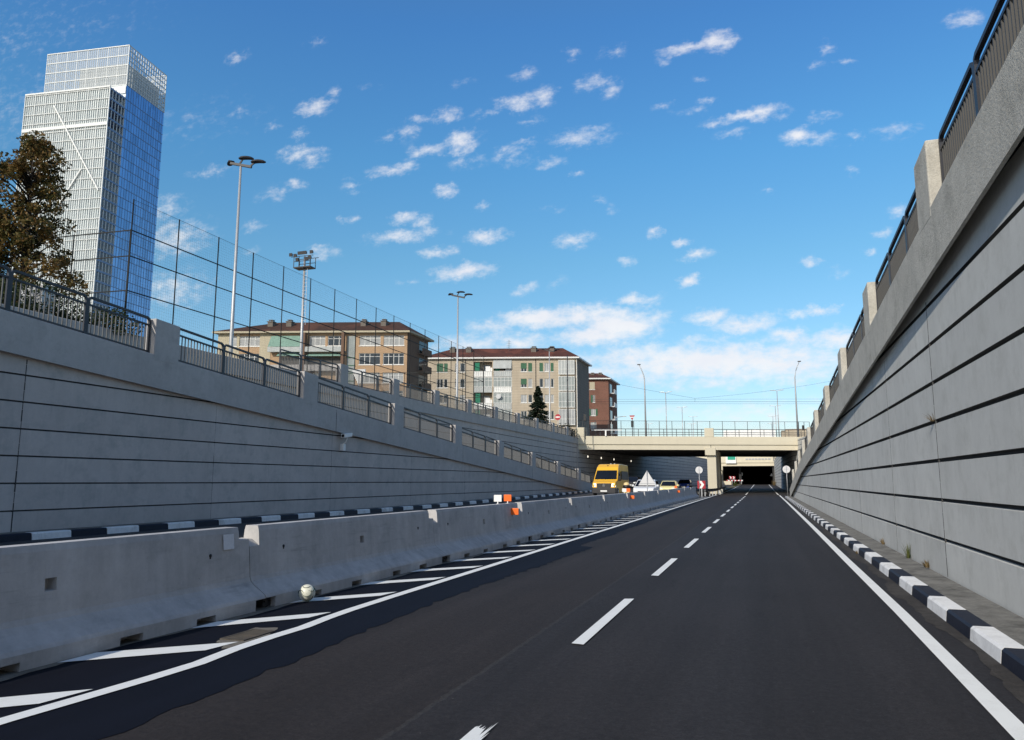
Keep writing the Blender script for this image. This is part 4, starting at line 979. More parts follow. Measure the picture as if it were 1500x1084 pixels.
# ------------------------------------------------------------------ vehicles
def car(name, label, p, ln, wd, ht, paint, cat='car', heading=pi, lights=False, plate=True):
    # built facing -Y (towards the camera), nose at y = 0
    r = thing(name, label, cat, p); w = wd / 2; P = V(p)
    def W(x, y, z): return P + V((x, y, z))
    hood = .62 * ht; belt = .64 * ht
    side = [(0, .22), (0, .42 * ht), (.06, .50 * ht), (.25, hood * .93), (.26 * ln, hood), (.44 * ln, ht * .965), (.52 * ln, ht), (.76 * ln, ht * .97), (.92 * ln, hood * 1.05), (ln, .60 * ht), (ln, .25)]
    def hw(y, z):
        t = max(0, (z - belt) / (ht - belt)); k = 1 - .22 * t
        e = min(y, ln - y); k *= 1 - .12 * max(0, 1 - e / .7) ** 2
        return w * k
    m = MB(); n = len(side)
    L_ = [W(-hw(y, z), y, z) for y, z in side]; R_ = [W(hw(y, z), y, z) for y, z in side]
    m.idx(L_ + R_, [tuple(range(n)), tuple(range(n, 2 * n))[::-1]] + [(i, (i + 1) % n, n + (i + 1) % n, n + i) for i in range(n)])
    m.build('body', paint, r, bevel=.05)
    m = MB()
    def strip(i, j, t0, t1, ins):
        (ya, za), (yb, zb) = side[i], side[j]; nrm = V((0, -(zb - za), (yb - ya))).normalized() * .012
        a0, a1 = (ya + (yb - ya) * t0, za + (zb - za) * t0), (ya + (yb - ya) * t1, za + (zb - za) * t1)
        q = [W(-hw(*a0) + ins, *a0), W(hw(*a0) - ins, *a0), W(hw(*a1) - ins, *a1), W(-hw(*a1) + ins, *a1)]
        m.face([x + nrm for x in q])
    strip(4, 5, .06, .95, .07); m.build('windscreen', M['carglass'], r, fix=False)
    for s in (-1, 1):
        m = MB(); q = [(.32 * ln, hood * 1.06), (.45 * ln, ht * .93), (.52 * ln, ht * .95), (.74 * ln, ht * .93), (.84 * ln, hood * 1.1)]
        m.face([W(s * (hw(y, z) + .012), y, z) for y, z in q]); m.build('side_window', M['carglass'], r, fix=False)
        m = MB(); m.hexa([W(s * a, b, c) for a, b, c in ((w + .02, .27 * ln, hood * 1.03), (w + .2, .28 * ln, hood * 1.03), (w + .2, .30 * ln, hood * 1.03), (w + .02, .30 * ln, hood * 1.03), (w + .02, .27 * ln, hood * 1.2), (w + .2, .28 * ln, hood * 1.2), (w + .2, .30 * ln, hood * 1.2), (w + .02, .30 * ln, hood * 1.2))]); m.build('mirror', paint, r, bevel=.02)
        m = MB(); m.hexa([W(s * a, b, c) for a, b, c in ((w * .52, -.02, .44 * ht), (w * .9, .03, .43 * ht), (w * .93, .2, .43 * ht), (w * .52, .1, .44 * ht), (w * .55, .02, .53 * ht), (w * .88, .1, .54 * ht), (w * .9, .28, .54 * ht), (w * .55, .2, .53 * ht))]); m.build('headlight', M['headlit'] if lights else M['lampglass'], r, bevel=.02)
        for y in (.2 * ln, .8 * ln):
            m = MB(); m.lathe(W(s * (w - .22), y, .31), [(.12, -.01 * s), (.29, 0), (.31, .04 * s), (.31, .2 * s), (.28, .235 * s)], 18, 'x'); t = m.build('wheel', M['black'], r)
            m = MB(); m.lathe(W(s * (w + .005), y, .31), [(.2, 0), (.18, .02 * s), (.04, .025 * s)], 12, 'x'); m.build('rim', M['galv'], t)
    m = MB(); m.box(P.x - w * .5, P.x + w * .5, P.y - .02, P.y + .05, P.z + .30 * ht, P.z + .42 * ht); m.build('grille', M['black'], r)
    m = MB(); m.box(P.x - w * .88, P.x + w * .88, P.y - .05, P.y + .2, P.z + .2, P.z + .26 * ht); m.build('bumper', M['black'], r, bevel=.03)
    if plate: m = MB(); m.box(P.x - .26, P.x + .26, P.y - .065, P.y - .052, P.z + .27 * ht, P.z + .27 * ht + .11); m.build('number_plate', M['whitep'], r)
    return r
def paint(name, c): return plain(name, c, .3, .5, 0, .03)
p = at(942, 712, 63); car('white_car', 'white car half hidden behind the triangular sign back', V((p.x, p.y, zl(p.y, p.x))), 4.2, 1.85, 1.62, paint('white car paint', (.72, .74, .77)))
p = at(977, 710, 76); car('cream_car', 'small pale yellow car in the oncoming lane behind the barrier', V((p.x, p.y, zl(p.y, p.x) + .05)), 3.7, 1.68, 1.48, paint('pale yellow paint', (.80, .70, .33)))
p = at(1001, 710, 106); car('blue_car', 'dark blue car coming out from under the bridge', V((p.x, p.y, zl(p.y, p.x) + .1)), 4.2, 1.75, 1.5, paint('blue car paint', (.02, .05, .25)))
p = at(922, 710, 92); car('black_car', 'black car in the shade between the yellow van and the white car', V((p.x, p.y, zl(p.y, p.x) + .05)), 4.3, 1.8, 1.5, paint('black car paint', (.012, .012, .015)))

def van(p, label):
    P = V(p); r = thing('delivery_van', label, 'van', P); w = 1.0; ln = 6.6
    yel = paint('yellow van paint', (.80, .44, .035)); nz = yel
    def W(x, y, z): return P + V((x, y, z))
    side = [(.10, .28), (.02, .55), (.04, .98), (.10, 1.16), (.75, 1.36), (1.5, 2.12), (1.78, 2.42), (2.3, 2.66), (2.9, 2.70), (ln - .1, 2.66), (ln, 2.5), (ln, .3)]
    def hw(y, z):
        t = max(0, (z - 1.25) / 1.45); k = 1 - .11 * t - .05 * max(0, t - .8) * 3; e = max(0, 1 - y / .9); return w * k * (1 - .07 * e * e)
    m = MB(); n = len(side)
    m.idx([W(-hw(y, z), y, z) for y, z in side] + [W(hw(y, z), y, z) for y, z in side], [tuple(range(n)), tuple(range(n, 2 * n))[::-1]] + [(i, (i + 1) % n, n + (i + 1) % n, n + i) for i in range(n)])
    m.build('body', yel, r, bevel=.06)
    m = MB(); (ya, za), (yb, zb) = side[4], side[5]
    nr = V((0, -(zb - za), (yb - ya))).normalized() * .015
    a, b = (ya + .05, za + .05), (yb + .02, zb + .03)
    m.face([W(-hw(*a) + .07, *a) + nr, W(hw(*a) - .07, *a) + nr, W(hw(*b) - .10, *b) + nr, W(-hw(*b) + .10, *b) + nr]); m.build('windscreen', M['carglass'], r, fix=False)
    m = MB()
    for q in (-.35, .3): m.bar(W(q - .35, ya + .06, za + .03) + nr * 1.6, W(q + .35, ya + .2, za + .16) + nr * 1.6, .025)
    m.build('wiper', M['black'], r)
    m = MB(); m.hexa([W(a_, b_, c_) for a_, b_, c_ in ((-.98, -.06, .28), (.98, -.06, .28), (1.0, .6, .28), (-1.0, .6, .28), (-.97, -.04, .76), (.97, -.04, .76), (1.0, .62, .66), (-1.0, .62, .66))]); m.build('bumper', M['dark'], r, bevel=.05)
    m = MB(); m.hexa([W(a_, b_, c_) for a_, b_, c_ in ((-.55, -.03, .72), (.55, -.03, .72), (.55, .1, .72), (-.55, .1, .72), (-.62, .0, 1.1), (.62, .0, 1.1), (.62, .12, 1.1), (-.62, .12, 1.1))]); gr = m.build('grille', M['black'], r, bevel=.02)
    m = MB()
    for k in range(4): m.bar(W(-.5, -.02 + .006 * k, .79 + .08 * k), W(.5, -.02 + .006 * k, .79 + .08 * k), .018)
    m.build('grille_bars', M['dark'], gr)
    m = MB(); c = W(0, -.035, .93); ring = [c + V((.10 * cos(t), 0, .10 * sin(t))) for t in frange(0, 2 * pi, .4)]
    m.sweep(ring, .018, None, 6, ref=(0, 1, 0))
    for t in (90, 210, 330): m.bar(c, c + V((.1 * cos(R(t)), 0, .1 * sin(R(t)))), .022)
    m.build('emblem', M['galv'], gr)
    for s in (-1, 1):
        m = MB(); m.hexa([W(s * a_, b_, c_) for a_, b_, c_ in ((.62, -.01, .82), (.95, .06, .80), (.96, .3, .85), (.62, .1, .85), (.66, .03, 1.06), (.93, .12, 1.13), (.95, .36, 1.15), (.66, .15, 1.08))]); m.build('headlight', M['headlit'], r, bevel=.02)
        m = MB(); m.hexa([W(s * a_, b_, c_) for a_, b_, c_ in ((1.0, .95, 1.30), (1.26, .98, 1.30), (1.26, 1.1, 1.30), (1.0, 1.1, 1.30), (1.02, .95, 1.66), (1.26, .98, 1.66), (1.26, 1.1, 1.66), (1.02, 1.1, 1.66))]); m.build('mirror', M['black'], r, bevel=.03)
        m = MB(); m.face([W(s * (hw(y, z) + .012), y, z) for y, z in ((1.05, 1.32), (1.62, 1.98), (2.35, 2.05), (2.4, 1.32))]); m.build('side_window', M['carglass'], r, fix=False)
        m = MB(); m.face([W(s * (hw(y, z) + .01), y, z) for y, z in ((2.9, 1.38), (2.9, 2.1), (6.2, 2.1), (6.2, 1.38))]); m.build('side_panel', M['dark'], r, fix=False)
        for y in (.95, 5.2):
            m = MB(); m.lathe(W(s * (w - .2), y, .35), [(.14, 0), (.33, .01 * s), (.36, .05 * s), (.36, .2 * s), (.32, .22 * s)], 20, 'x'); t = m.build('wheel', M['black'], r)
            m = MB(); m.lathe(W(s * (w + .015), y, .35), [(.22, 0), (.2, .015 * s), (.05, .02 * s)], 12, 'x'); m.build('rim', M['galv'], t)
    m = MB(); m.box(P.x - .27, P.x + .27, P.y - .075, P.y - .06, P.z + .42, P.z + .54); m.build('number_plate', M['whitep'], r)
    m = MB(); m.box(P.x + .12, P.x + .24, P.y + 2.3, P.y + 2.42, P.z + 2.68, P.z + 2.74); m.box(P.x + .42, P.x + .54, P.y + 2.3, P.y + 2.42, P.z + 2.68, P.z + 2.74); m.build('roof_beacon', M['galv'], r, bevel=.02)
    m = MB(); c = W(-.02, 2.02, 2.535); m.lathe(c, [(.07, 0), (.07, -.03)], 10, 'y'); m.build('roof_badge', M['dark'], r)
p = at(884.5, 716, 61.5); van(V((p.x, p.y, zl(p.y, p.x) + .02)), 'yellow high roofed delivery van with lit headlights in the oncoming lane')

# ------------------------------------------------------------------ apartment buildings
class Bld:
    def __init__(s, root, px_r, px_l, py, d, ang, depth, endv=(0, 1, 0)):
        s.r = root; a = at(px_r, py, d); u = V((cos(R(ang)), sin(R(ang)), 0)); s.u = u
        # left end where the sight line of px_l meets the facade plane
        dr = ray(px_l, py); n = V((-u.y, u.x, 0)); k = (a - EYE).dot(n) / dr.dot(n); b = EYE + dr * k
        s.o = V((b.x, b.y, 0)); s.L = (V((a.x, a.y, 0)) - s.o).length; s.z = a.z; s.w = V(endv).normalized(); s.d = depth; s.mpp = s.L / (px_r - px_l); s.pl = px_l; s.py = py; s.dist = d
    def P(s, a, b, z): q = s.o + s.u * a + s.w * b; return (q.x, q.y, z)
    def bx(s, m, a0, a1, b0, b1, z0, z1): m.hexa([s.P(a0, b0, z0), s.P(a1, b0, z0), s.P(a1, b1, z0), s.P(a0, b1, z0), s.P(a0, b0, z1), s.P(a1, b0, z1), s.P(a1, b1, z1), s.P(a0, b1, z1)])
    def A(s, px): return (px - s.pl) * s.mpp
    def Z(s, py): return s.z + (s.py - py) * s.mpp * 1.0
def wall_with_openings(b, openings, mats, z0, z1, a0, a1, name='wall', extra=None):
    # openings: (a0,a1,z0,z1,depth)
    A = sorted({a0, a1} | {q for o in openings for q in o[:2]}); Zs = sorted({z0, z1} | {q for o in openings for q in o[2:4]})
    m = MB()
    for i in range(len(A) - 1):
        for j in range(len(Zs) - 1):
            ca, cz = (A[i] + A[i + 1]) / 2, (Zs[j] + Zs[j + 1]) / 2
            if any(o[0] < ca < o[1] and o[2] < cz < o[3] for o in openings): continue
            m.face([b.P(A[i], 0, Zs[j]), b.P(A[i + 1], 0, Zs[j]), b.P(A[i + 1], 0, Zs[j + 1]), b.P(A[i], 0, Zs[j + 1])])
    for (p, q, r, s, dp) in openings:
        m.face([b.P(p, 0, r), b.P(p, dp, r), b.P(p, dp, s), b.P(p, 0, s)]); m.face([b.P(q, 0, r), b.P(q, 0, s), b.P(q, dp, s), b.P(q, dp, r)])
        m.face([b.P(p, 0, r), b.P(q, 0, r), b.P(q, dp, r), b.P(p, dp, r)]); m.face([b.P(p, 0, s), b.P(p, dp, s), b.P(q, dp, s), b.P(q, 0, s)])
        m.face([b.P(p, dp, r), b.P(q, dp, r), b.P(q, dp, s), b.P(p, dp, s)])
    m.mi = 1
    m.face([b.P(a1, 0, z0), b.P(a1, b.d, z0), b.P(a1, b.d, z1), b.P(a1, 0, z1)]); m.face([b.P(a0, 0, z0), b.P(a0, 0, z1), b.P(a0, b.d, z1), b.P(a0, b.d, z0)])
    m.face([b.P(a0, b.d, z0), b.P(a0, b.d, z1), b.P(a1, b.d, z1), b.P(a1, b.d, z0)]); m.face([b.P(a0, 0, z1), b.P(a1, 0, z1), b.P(a1, b.d, z1), b.P(a0, b.d, z1)])
    return m.build(name, mats, b.r, fix=False)
def window(b, a0, a1, z0, z1, nm, pane='wglass', shutter=0, frame='wframe', dp=.14, sh='gblind', transom=0):
    m = MB(); f = .07
    b.bx(m, a0, a1, dp - .06, dp, z0, z0 + f); b.bx(m, a0, a1, dp - .06, dp, z1 - f, z1)
    for i in range(nm + 1):
        x = a0 + (a1 - a0 - f) * i / nm; b.bx(m, x, x + f, dp - .058, dp, z0 + f, z1 - f)
    if transom: zz = z1 - (z1 - z0) * transom; b.bx(m, a0 + f, a1 - f, dp - .05, dp, zz, zz + f * .8)
    w = m.build('window', M[frame], b.r)
    m = MB(); m.face([b.P(a0 + .02, dp - .008, z0 + .02), b.P(a1 - .02, dp - .008, z0 + .02), b.P(a1 - .02, dp - .008, z1 - .02), b.P(a0 + .02, dp - .008, z1 - .02)]); m.build('pane', M[pane], w, fix=False)
    if shutter == 1:
        m = MB(); b.bx(m, a0 + .04, a1 - .04, dp - .10, dp - .064, z0 + (z1 - z0) * .35, z1 - .03); m.build('shutter', M[sh], w)
    if shutter == 2:
        m = MB(); b.bx(m, a0 + .03, a1 - .03, dp - .10, dp - .064, z0 + .03, z1 - .03); m.build('shutter', M[sh], w)
    if shutter == 3:
        for (x0, x1) in ((a0 - (a1 - a0) * .42, a0 - .02), (a1 + .02, a1 + (a1 - a0) * .42)): m = MB(); b.bx(m, x0, x1, -.06, -.01, z0, z1); m.build('shutter', M[sh], w)
    if shutter == 4:
        m = MB(); b.bx(m, a0 - (a1 - a0) * .8, a0 - .02, -.06, -.01, z0, z1); m.build('shutter', M[sh], w)
    m = MB(); b.bx(m, a0 - .08, a1 + .08, -.06, .02, z0 - .1, z0 - .003); m.build('sill', M['wframe'], w)
    return w
def hip_roof(b, a0, a1, z, rise, ra0, ra1, over, mat, fascia):
    m = MB(); D = b.d
    e = [b.P(a0 - over, -over, z), b.P(a1 + over, -over, z), b.P(a1 + over, D + over, z), b.P(a0 - over, D + over, z)]; rz = z + rise
    r0, r1 = b.P(ra0, D / 2, rz), b.P(ra1, D / 2, rz)
    m.face([e[0], e[1], r1, r0]); m.face([e[2], e[3], r0, r1]); m.face([e[1], e[2], r1]); m.face([e[3], e[0], r0])
    roof = m.build('roof', mat, b.r)
    m = MB(); b.bx(m, a0 - over, a1 + over, -over, D + over, z - .28, z - .01); m.build('eaves', fascia, b.r)
    return roof
def chimney(b, roof, a, w, z0, z1, bd):
    m = MB(); b.bx(m, a, a + w, bd, bd + .8, z0, z1); b.bx(m, a - .08, a + w + .08, bd - .08, bd + .88, z1, z1 + .12); b.bx(m, a + .1, a + w - .1, bd + .1, bd + .7, z1 + .3, z1 + .4)
    for (x, y) in ((.12, .12), (w - .2, .12), (.12, .6), (w - .2, .6)): b.bx(m, a + x, a + x + .08, bd + y, bd + y + .08, z1 + .12, z1 + .3)
    m.build('chimney', M['chim'], roof)
M['chim'] = concrete('chimney render', (.16, .14, .12), .5, .3, .2)
def tiles(name, c):
    n = N(name); a = n.noise(n.pos, .35, 5); f = n.noise(n.vm('MULTIPLY', n.pos, (3, 3, 8)), 1.0, 4)
    patch = n.ramp(n.noise(n.vm('MULTIPLY', n.pos, (.25, .25, .05)), 1.0, 3), .52, .6)
    base = n.mix(n.math('MULTIPLY', patch, .6), c4(c), (c[0] * 1.9, c[1] * 1.6, c[2] * 1.4, 1))
    n.l.new(n.vm('SCALE', base, sc=n.math('ADD', n.math('MULTIPLY_ADD', a, .9, .15), n.math('MULTIPLY', f, .8))), n.b.inputs['Base Color'])
    n.bump(n.noise(n.vm('MULTIPLY', n.pos, (6, 6, 2)), 1.0, 2), .6, .05); return n.fin(.85, .2)
M['roof'] = tiles('dark red roof tiles', (.085, .036, .027)); M['roofb'] = tiles('brown roof tiles', (.06, .032, .024))
def stripes(name, c, k):
    n = N(name); q = n.new('ShaderNodeSeparateXYZ'); n.l.new(n.pos, q.inputs[0]); w = n.math('SINE', n.math('MULTIPLY', q.outputs[2], k))
    a = n.noise(n.pos, .5, 5); s = n.noise(n.vm('MULTIPLY', n.pos, (1, 1, .1)), 1.0, 5)
    kk = n.math('ADD', n.math('MULTIPLY_ADD', w, .05, .6), n.math('ADD', n.math('MULTIPLY', a, .4), n.math('MULTIPLY', s, .4)))
    n.l.new(n.vm('SCALE', c, sc=kk), n.b.inputs['Base Color']); return n.fin(.9, .2)
M['beige'] = stripes('beige clinker facade', (.44, .375, .285), 12); M['beige_end'] = stripes('shaded clinker end wall', (.20, .175, .15), 12)  # end wall is a darker copy of the facade clinker, its shade in the colour
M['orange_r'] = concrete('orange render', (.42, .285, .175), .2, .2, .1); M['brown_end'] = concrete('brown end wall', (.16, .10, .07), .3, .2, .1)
M['paleyel'] = concrete('pale yellow render', (.46, .41, .30), .2, .2, .1)
def brick():
    n = N('red brick'); t = n.new('ShaderNodeTexBrick'); n.l.new(n.vm('MULTIPLY', n.pos, (1, 1, 1)), t.inputs['Vector'])
    tc = n.new('ShaderNodeCombineXYZ'); q = n.new('ShaderNodeSeparateXYZ'); n.l.new(n.pos, q.inputs[0]); n.l.new(n.math('ADD', q.outputs[0], q.outputs[1]), tc.inputs[0]); n.l.new(q.outputs[2], tc.inputs[1]); n.l.new(tc.outputs[0], t.inputs['Vector'])
    t.inputs['Color1'].default_value = (.215, .09, .065, 1); t.inputs['Color2'].default_value = (.17, .07, .052, 1); t.inputs['Mortar'].default_value = (.22, .15, .11, 1); t.inputs['Scale'].default_value = 1.5; t.inputs['Mortar Size'].default_value = .03
    n.l.new(n.vm('SCALE', t.outputs[0], sc=n.math('MULTIPLY_ADD', n.noise(n.pos, .4, 5), .7, .65)), n.b.inputs['Base Color']); return n.fin(.9, .2)
M['brick'] = brick()
M['dk_in'] = plain('dark loggia', (.10, .095, .09), .9, .1)
M['verand'] = concrete('frosted veranda glass', (.42, .44, .43), .5, .5, .1, rough=.3, st=(2, 2, .5))
M['gpane'] = concrete('greenish veranda glass', (.30, .33, .32), .6, .6, .1, rough=.2, st=(2, 2, .6))
M['teal'] = concrete('green awning cloth', (.20, .32, .265), .3, .7, .1, st=(6, 6, .1)); M['gcurt'] = concrete('green curtain', (.03, .20, .12), .3, .5, .1)

# grey beige block (middle)
cx = lambda c: 600 + c / 4.839
cy = lambda c: 490 + c / 4.839
p = at(845, 523, 147)
root = thing('apartment_block', 'beige grey apartment block with glazed balconies, green shutters and a long red roof', 'apartment block', (p.x, p.y, ZG))
b = Bld(root, 845, 622, 523, 147, 16, 10.5)
ops = []; wins = []
rows = [(200, 262), (312, 374), (425, 482), (540, 600)]
for i, (t, d) in enumerate(rows):
    z1, z0 = b.Z(cy(t)), b.Z(cy(d))
    for (x0, x1, kind) in ((195, 240, 'sh'), (246, 272, 'sh'), (325, 346, 'w'), (361, 395, 'w'), (790, 832, 'half'), (842, 870, 'w'), (921, 947, 'w'), (957, 988, 'c'), (1000, 1021, 'w')):
        a0, a1 = b.A(cx(x0)), b.A(cx(x1)); ops.append((a0, a1, z0, z1, .14))
        sh = 0; pane = 'curtain' if (kind == 'c' or (int(x0) + i) % 3 == 0) else 'wglass'
        if kind == 'sh' and i in (0,): sh = 2
        if kind == 'half' and i in (0, 1): sh = 1
        if x0 == 842 and i == 0: sh = 2
        if x0 in (921, 1000) and i == 0: sh = 2
        wins.append((a0, a1, z0, z1, 1 if x1 - x0 < 30 else 2, pane, sh))
lrows = [(190, 292), (298, 404), (408, 522), (526, 640)]
for i, (t, d) in enumerate(lrows):
    z1, z0 = b.Z(cy(t)), b.Z(cy(d))
    for (x0, x1) in ((455, 588), (597, 727)): ops.append((b.A(cx(x0)), b.A(cx(x1)), z0, z1, 1.3))
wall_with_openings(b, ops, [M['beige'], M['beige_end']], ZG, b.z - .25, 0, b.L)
for w in wins: window(b, *w[:4], w[4], w[5], w[6])
for i, (t, d) in enumerate(lrows):          # loggias: parapet, glazing, washing
    z1, z0 = b.Z(cy(t)), b.Z(cy(d)); zp = z0 + (z1 - z0) * .34
    for j, (x0, x1) in enumerate(((455, 588), (597, 727))):
        a0, a1 = b.A(cx(x0)), b.A(cx(x1)); glazed = (j == 1 and i > 0) or (j == 0 and i == 1)
        m = MB(); b.bx(m, a0 + .05, a1 - .05, .02, .1, z0 + .02, zp); b.bx(m, a0, a1, -.05, .16, z0 - .12, z0 + .02)
        bal = m.build('balcony', M['verand'] if (i + j) % 2 else M['wframe'], b.r)
        m = MB()
        for k in range(9): x = a0 + .1 + (a1 - a0 - .2) * k / 8; b.bx(m, x - .025, x + .025, -.04, .015, z0 + .05, zp - .05)
        b.bx(m, a0, a1, -.045, .02, zp - .045, zp + .03); m.build('balcony_rail', M['wframe'], bal)
        if glazed:
            m = MB(); f = .06
            for k in range(6): x = a0 + (a1 - a0 - f) * k / 5; b.bx(m, x, x + f, .03, .1, zp + .03, z1 - .02)
            b.bx(m, a0, a1, .035, .095, z1 - .12, z1 - .03); b.bx(m, a0, a1, .035, .095, zp + (z1 - zp) * .62, zp + (z1 - zp) * .62 + .05); g_ = m.build('veranda_frame', M['wframe'], b.r)
            m = MB(); m.face([b.P(a0, .065, zp), b.P(a1, .065, zp), b.P(a1, .065, z1), b.P(a0, .065, z1)]); m.build('veranda_pane', M['gpane'], g_, fix=False)
        else:
            m = MB(); x = a0 + (.35 if i != 0 else .2); b.bx(m, x, x + .9, .25, .3, z0 + (z1 - z0) * .3, z1 - .1)
            m.build('curtain', M['gcurt'], b.r)
            m = MB(); b.bx(m, a0 + (a1 - a0) * .45, a0 + (a1 - a0) * .75, 1.22, 1.28, z0 + .05, z0 + (z1 - z0) * .82); m.build('balcony_door', M['curtain' if i else 'wglass'], b.r)
            m = MB(); x = a0 + (a1 - a0) * .62; b.bx(m, x, x + .9, .3, .36, zp, zp + 1.0); b.bx(m, x + .95, x + 1.3, .3, .36, zp, zp + .7); m.build('washing', M['whitep'], b.r)
a0, a1 = b.A(cx(597)), b.A(cx(727)); z1, z0 = b.Z(cy(175)), b.Z(cy(240)); m = MB(); m.hexa([b.P(a0, -.35, z0), b.P(a1, -.35, z0), b.P(a1, -.3, z0), b.P(a0, -.3, z0), b.P(a0, -.08, z1), b.P(a1, -.08, z1), b.P(a1, -.02, z1), b.P(a0, -.02, z1)]); m.build('awning', M['verand'], b.r)
for i, (t, d) in enumerate(((185, 285), (298, 400), (408, 518), (528, 640))):   # glazed bay at the right
    z1, z0 = b.Z(cy(t)), b.Z(cy(d)); a0, a1 = b.A(cx(1060)), b.A(cx(1172))
    m = MB(); f = .07
    b.bx(m, a0, a1, -.55, -.003, z0, z0 + .1); b.bx(m, a0, a1, -.55, -.003, z1 - .1, z1)
    for k in range(6): x = a0 + (a1 - a0 - f) * k / 5; b.bx(m, x, x + f, -.545, -.47, z0 + .1, z1 - .1)
    b.bx(m, a0, a1, -.54, -.48, z0 + (z1 - z0) * .36, z0 + (z1 - z0) * .36 + .06); g_ = m.build('veranda_frame', M['wframe'], b.r)
    m = MB(); b.bx(m, a0 + .02, a1 - .02, -.5, -.005, z0 + .1, z1 - .1); m.build('veranda_pane', M['verand'] if i == 0 else M['gpane'] if i < 3 else M['curtain'], g_)
for x in (400, 896, 1184):
    m = MB(); a = b.A(cx(x)); b.bx(m, a - .05, a + .05, -.1, -.004, ZG, b.z - .3); m.build('drainpipe', M['wframe'] if x == 1184 else M['dark'], b.r)
roof = hip_roof(b, 0, b.L, b.z, b.mpp * 20, b.A(cx(235)), b.A(cx(1040)), .6, M['roof'], M['wframe'])
for x in (248, 365, 835, 965): chimney(b, roof, b.A(cx(x)), 1.0, b.z + .3, b.Z(cy(78)), 2.6)
m = MB(); a = b.A(cx(672)); q = V(b.P(a, 3, 0)); m.bar((q.x, q.y, b.z + 1.5), (q.x, q.y, b.Z(cy(25)) + .3), .06)
for k in range(4): z = b.Z(cy(28)) - k * .35; m.bar((q.x - .5, q.y, z), (q.x + .5, q.y, z), .03)
m.build('antenna', M['dark'], roof)
m = MB(); q = b.A(cx(637)); zc = b.Z(cy(437)); c = V(b.P(q, -.35, zc)); m.lathe(c, [(.01, .1), (.3, .06), (.5, -.02)], 16, 'y'); m.build('satellite_dish', M['galv'], b.r)
for zc in (1.8, 4.9, 8.0, 11.1):        # balconies hidden round the end wall
    pass

# orange block (left)
cx = lambda c: 320 + c / 4.6875
cy = lambda c: 460 + c / 4.6875
p = at(597, 484.5, 116)
root = thing('apartment_block', 'orange rendered apartment block with big white windows and green awnings, left of the grey one', 'apartment block', (p.x, p.y, ZG))
b = Bld(root, 597, 322, 485, 116, 16.5, 7.6)
ops = []; wins = []
for i, (t, d) in enumerate(((146, 216), (268, 346), (400, 470), (524, 594))):
    z1, z0 = b.Z(cy(t)), b.Z(cy(d))
    for (x0, x1, n) in ((972, 1116, 4), (1136, 1277, 4)) + (((630, 738, 3), (755, 870, 3), (90, 132, 1), (150, 290, 4)) if i in (0,) else ((660, 720, 2), (838, 868, 1), (150, 290, 4)) if i == 1 else ((660, 720, 2), (150, 290, 4))):
        a0, a1 = b.A(cx(x0)), b.A(cx(x1)); ops.append((a0, a1, z0, z1, .16)); wins.append((a0, a1, z0, z1, n, 'curtain' if (i + int(x0)) % 2 == 0 else 'wglass'))
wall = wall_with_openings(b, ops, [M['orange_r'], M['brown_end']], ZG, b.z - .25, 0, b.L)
for w in wins: window(b, *w[:4], w[4], w[5], 0, dp=.16, transom=.3)
m = MB(); a1 = b.A(cx(366))
for (x0, x1, y0, y1) in ((2, 90, 130, 480), (132, 150, 130, 480), (290, 366, 130, 480), (90, 132, 220, 480)):
    b.bx(m, b.A(cx(x0)) + .01, b.A(cx(x1)) - .01, -.05, -.004, b.Z(cy(y1)), b.Z(cy(y0)))
m.build('render_panel', M['paleyel'], b.r)
for i, (t, d, x0, x1) in enumerate(((146, 226, 370, 612), (262, 290, 430, 615), (268, 292, 630, 862))):
    z1, z0 = b.Z(cy(t)), b.Z(cy(d)); a0, a1 = b.A(cx(x0)), b.A(cx(x1)); m = MB()
    m.hexa([b.P(a0, -.9, z0), b.P(a1, -.9, z0), b.P(a1, -.85, z0), b.P(a0, -.85, z0), b.P(a0, -.12, z1), b.P(a1, -.12, z1), b.P(a1, -.06, z1), b.P(a0, -.06, z1)]); m.build('awning', M['teal'], b.r)
for (y0, y1) in ((228, 262), (350, 392), (474, 520)):
    m = MB(); a0, a1 = b.A(cx(370)), b.A(cx(880)); b.bx(m, a0, a1, -.95, -.85, b.Z(cy(y1)), b.Z(cy(y0))); b.bx(m, a0, a1, -.85, -.004, b.Z(cy(y1)), b.Z(cy(y1)) + .15); m.build('balcony', M['verand'] if y0 < 300 else M['copingl'], b.r)
m = MB(); b.bx(m, b.A(cx(440)), b.A(cx(880)), -.03, -.004, b.Z(cy(348)), b.Z(cy(294))); m.build('loggia_shade_sheet', M['dk_in'], b.r)  # dark sheet on the flat facade, painted shade between awning and balcony
for x in (615, 880, 1042):
    if x < 1000: m = MB(); a = b.A(cx(x)); b.bx(m, a - .2, a + .2, -1.0, -.6, ZG, b.z - .3); m.build('pillar', M['brown_end'], b.r)
m = MB(); b.bx(m, b.A(cx(893)), b.A(cx(946)), -.12, -.005, ZG, b.Z(cy(150))); m.build('stair_glazing', M['gpane'], b.r)
m = MB()
for k in range(12): z = ZG + 1.2 * k; b.bx(m, b.A(cx(890)), b.A(cx(949)), -.16, -.125, z, z + .12)
m.build('stair_frame', M['gblind'], b.r)
roof = hip_roof(b, 0, b.L, b.z, b.mpp * 21, b.A(cx(310)), b.A(cx(1165)), .7, M['roofb'], M['paleyel'])
for x in (292, 422, 940, 1080): chimney(b, roof, b.A(cx(x)), .8, b.z + .2, b.Z(cy(34)), 1.6)
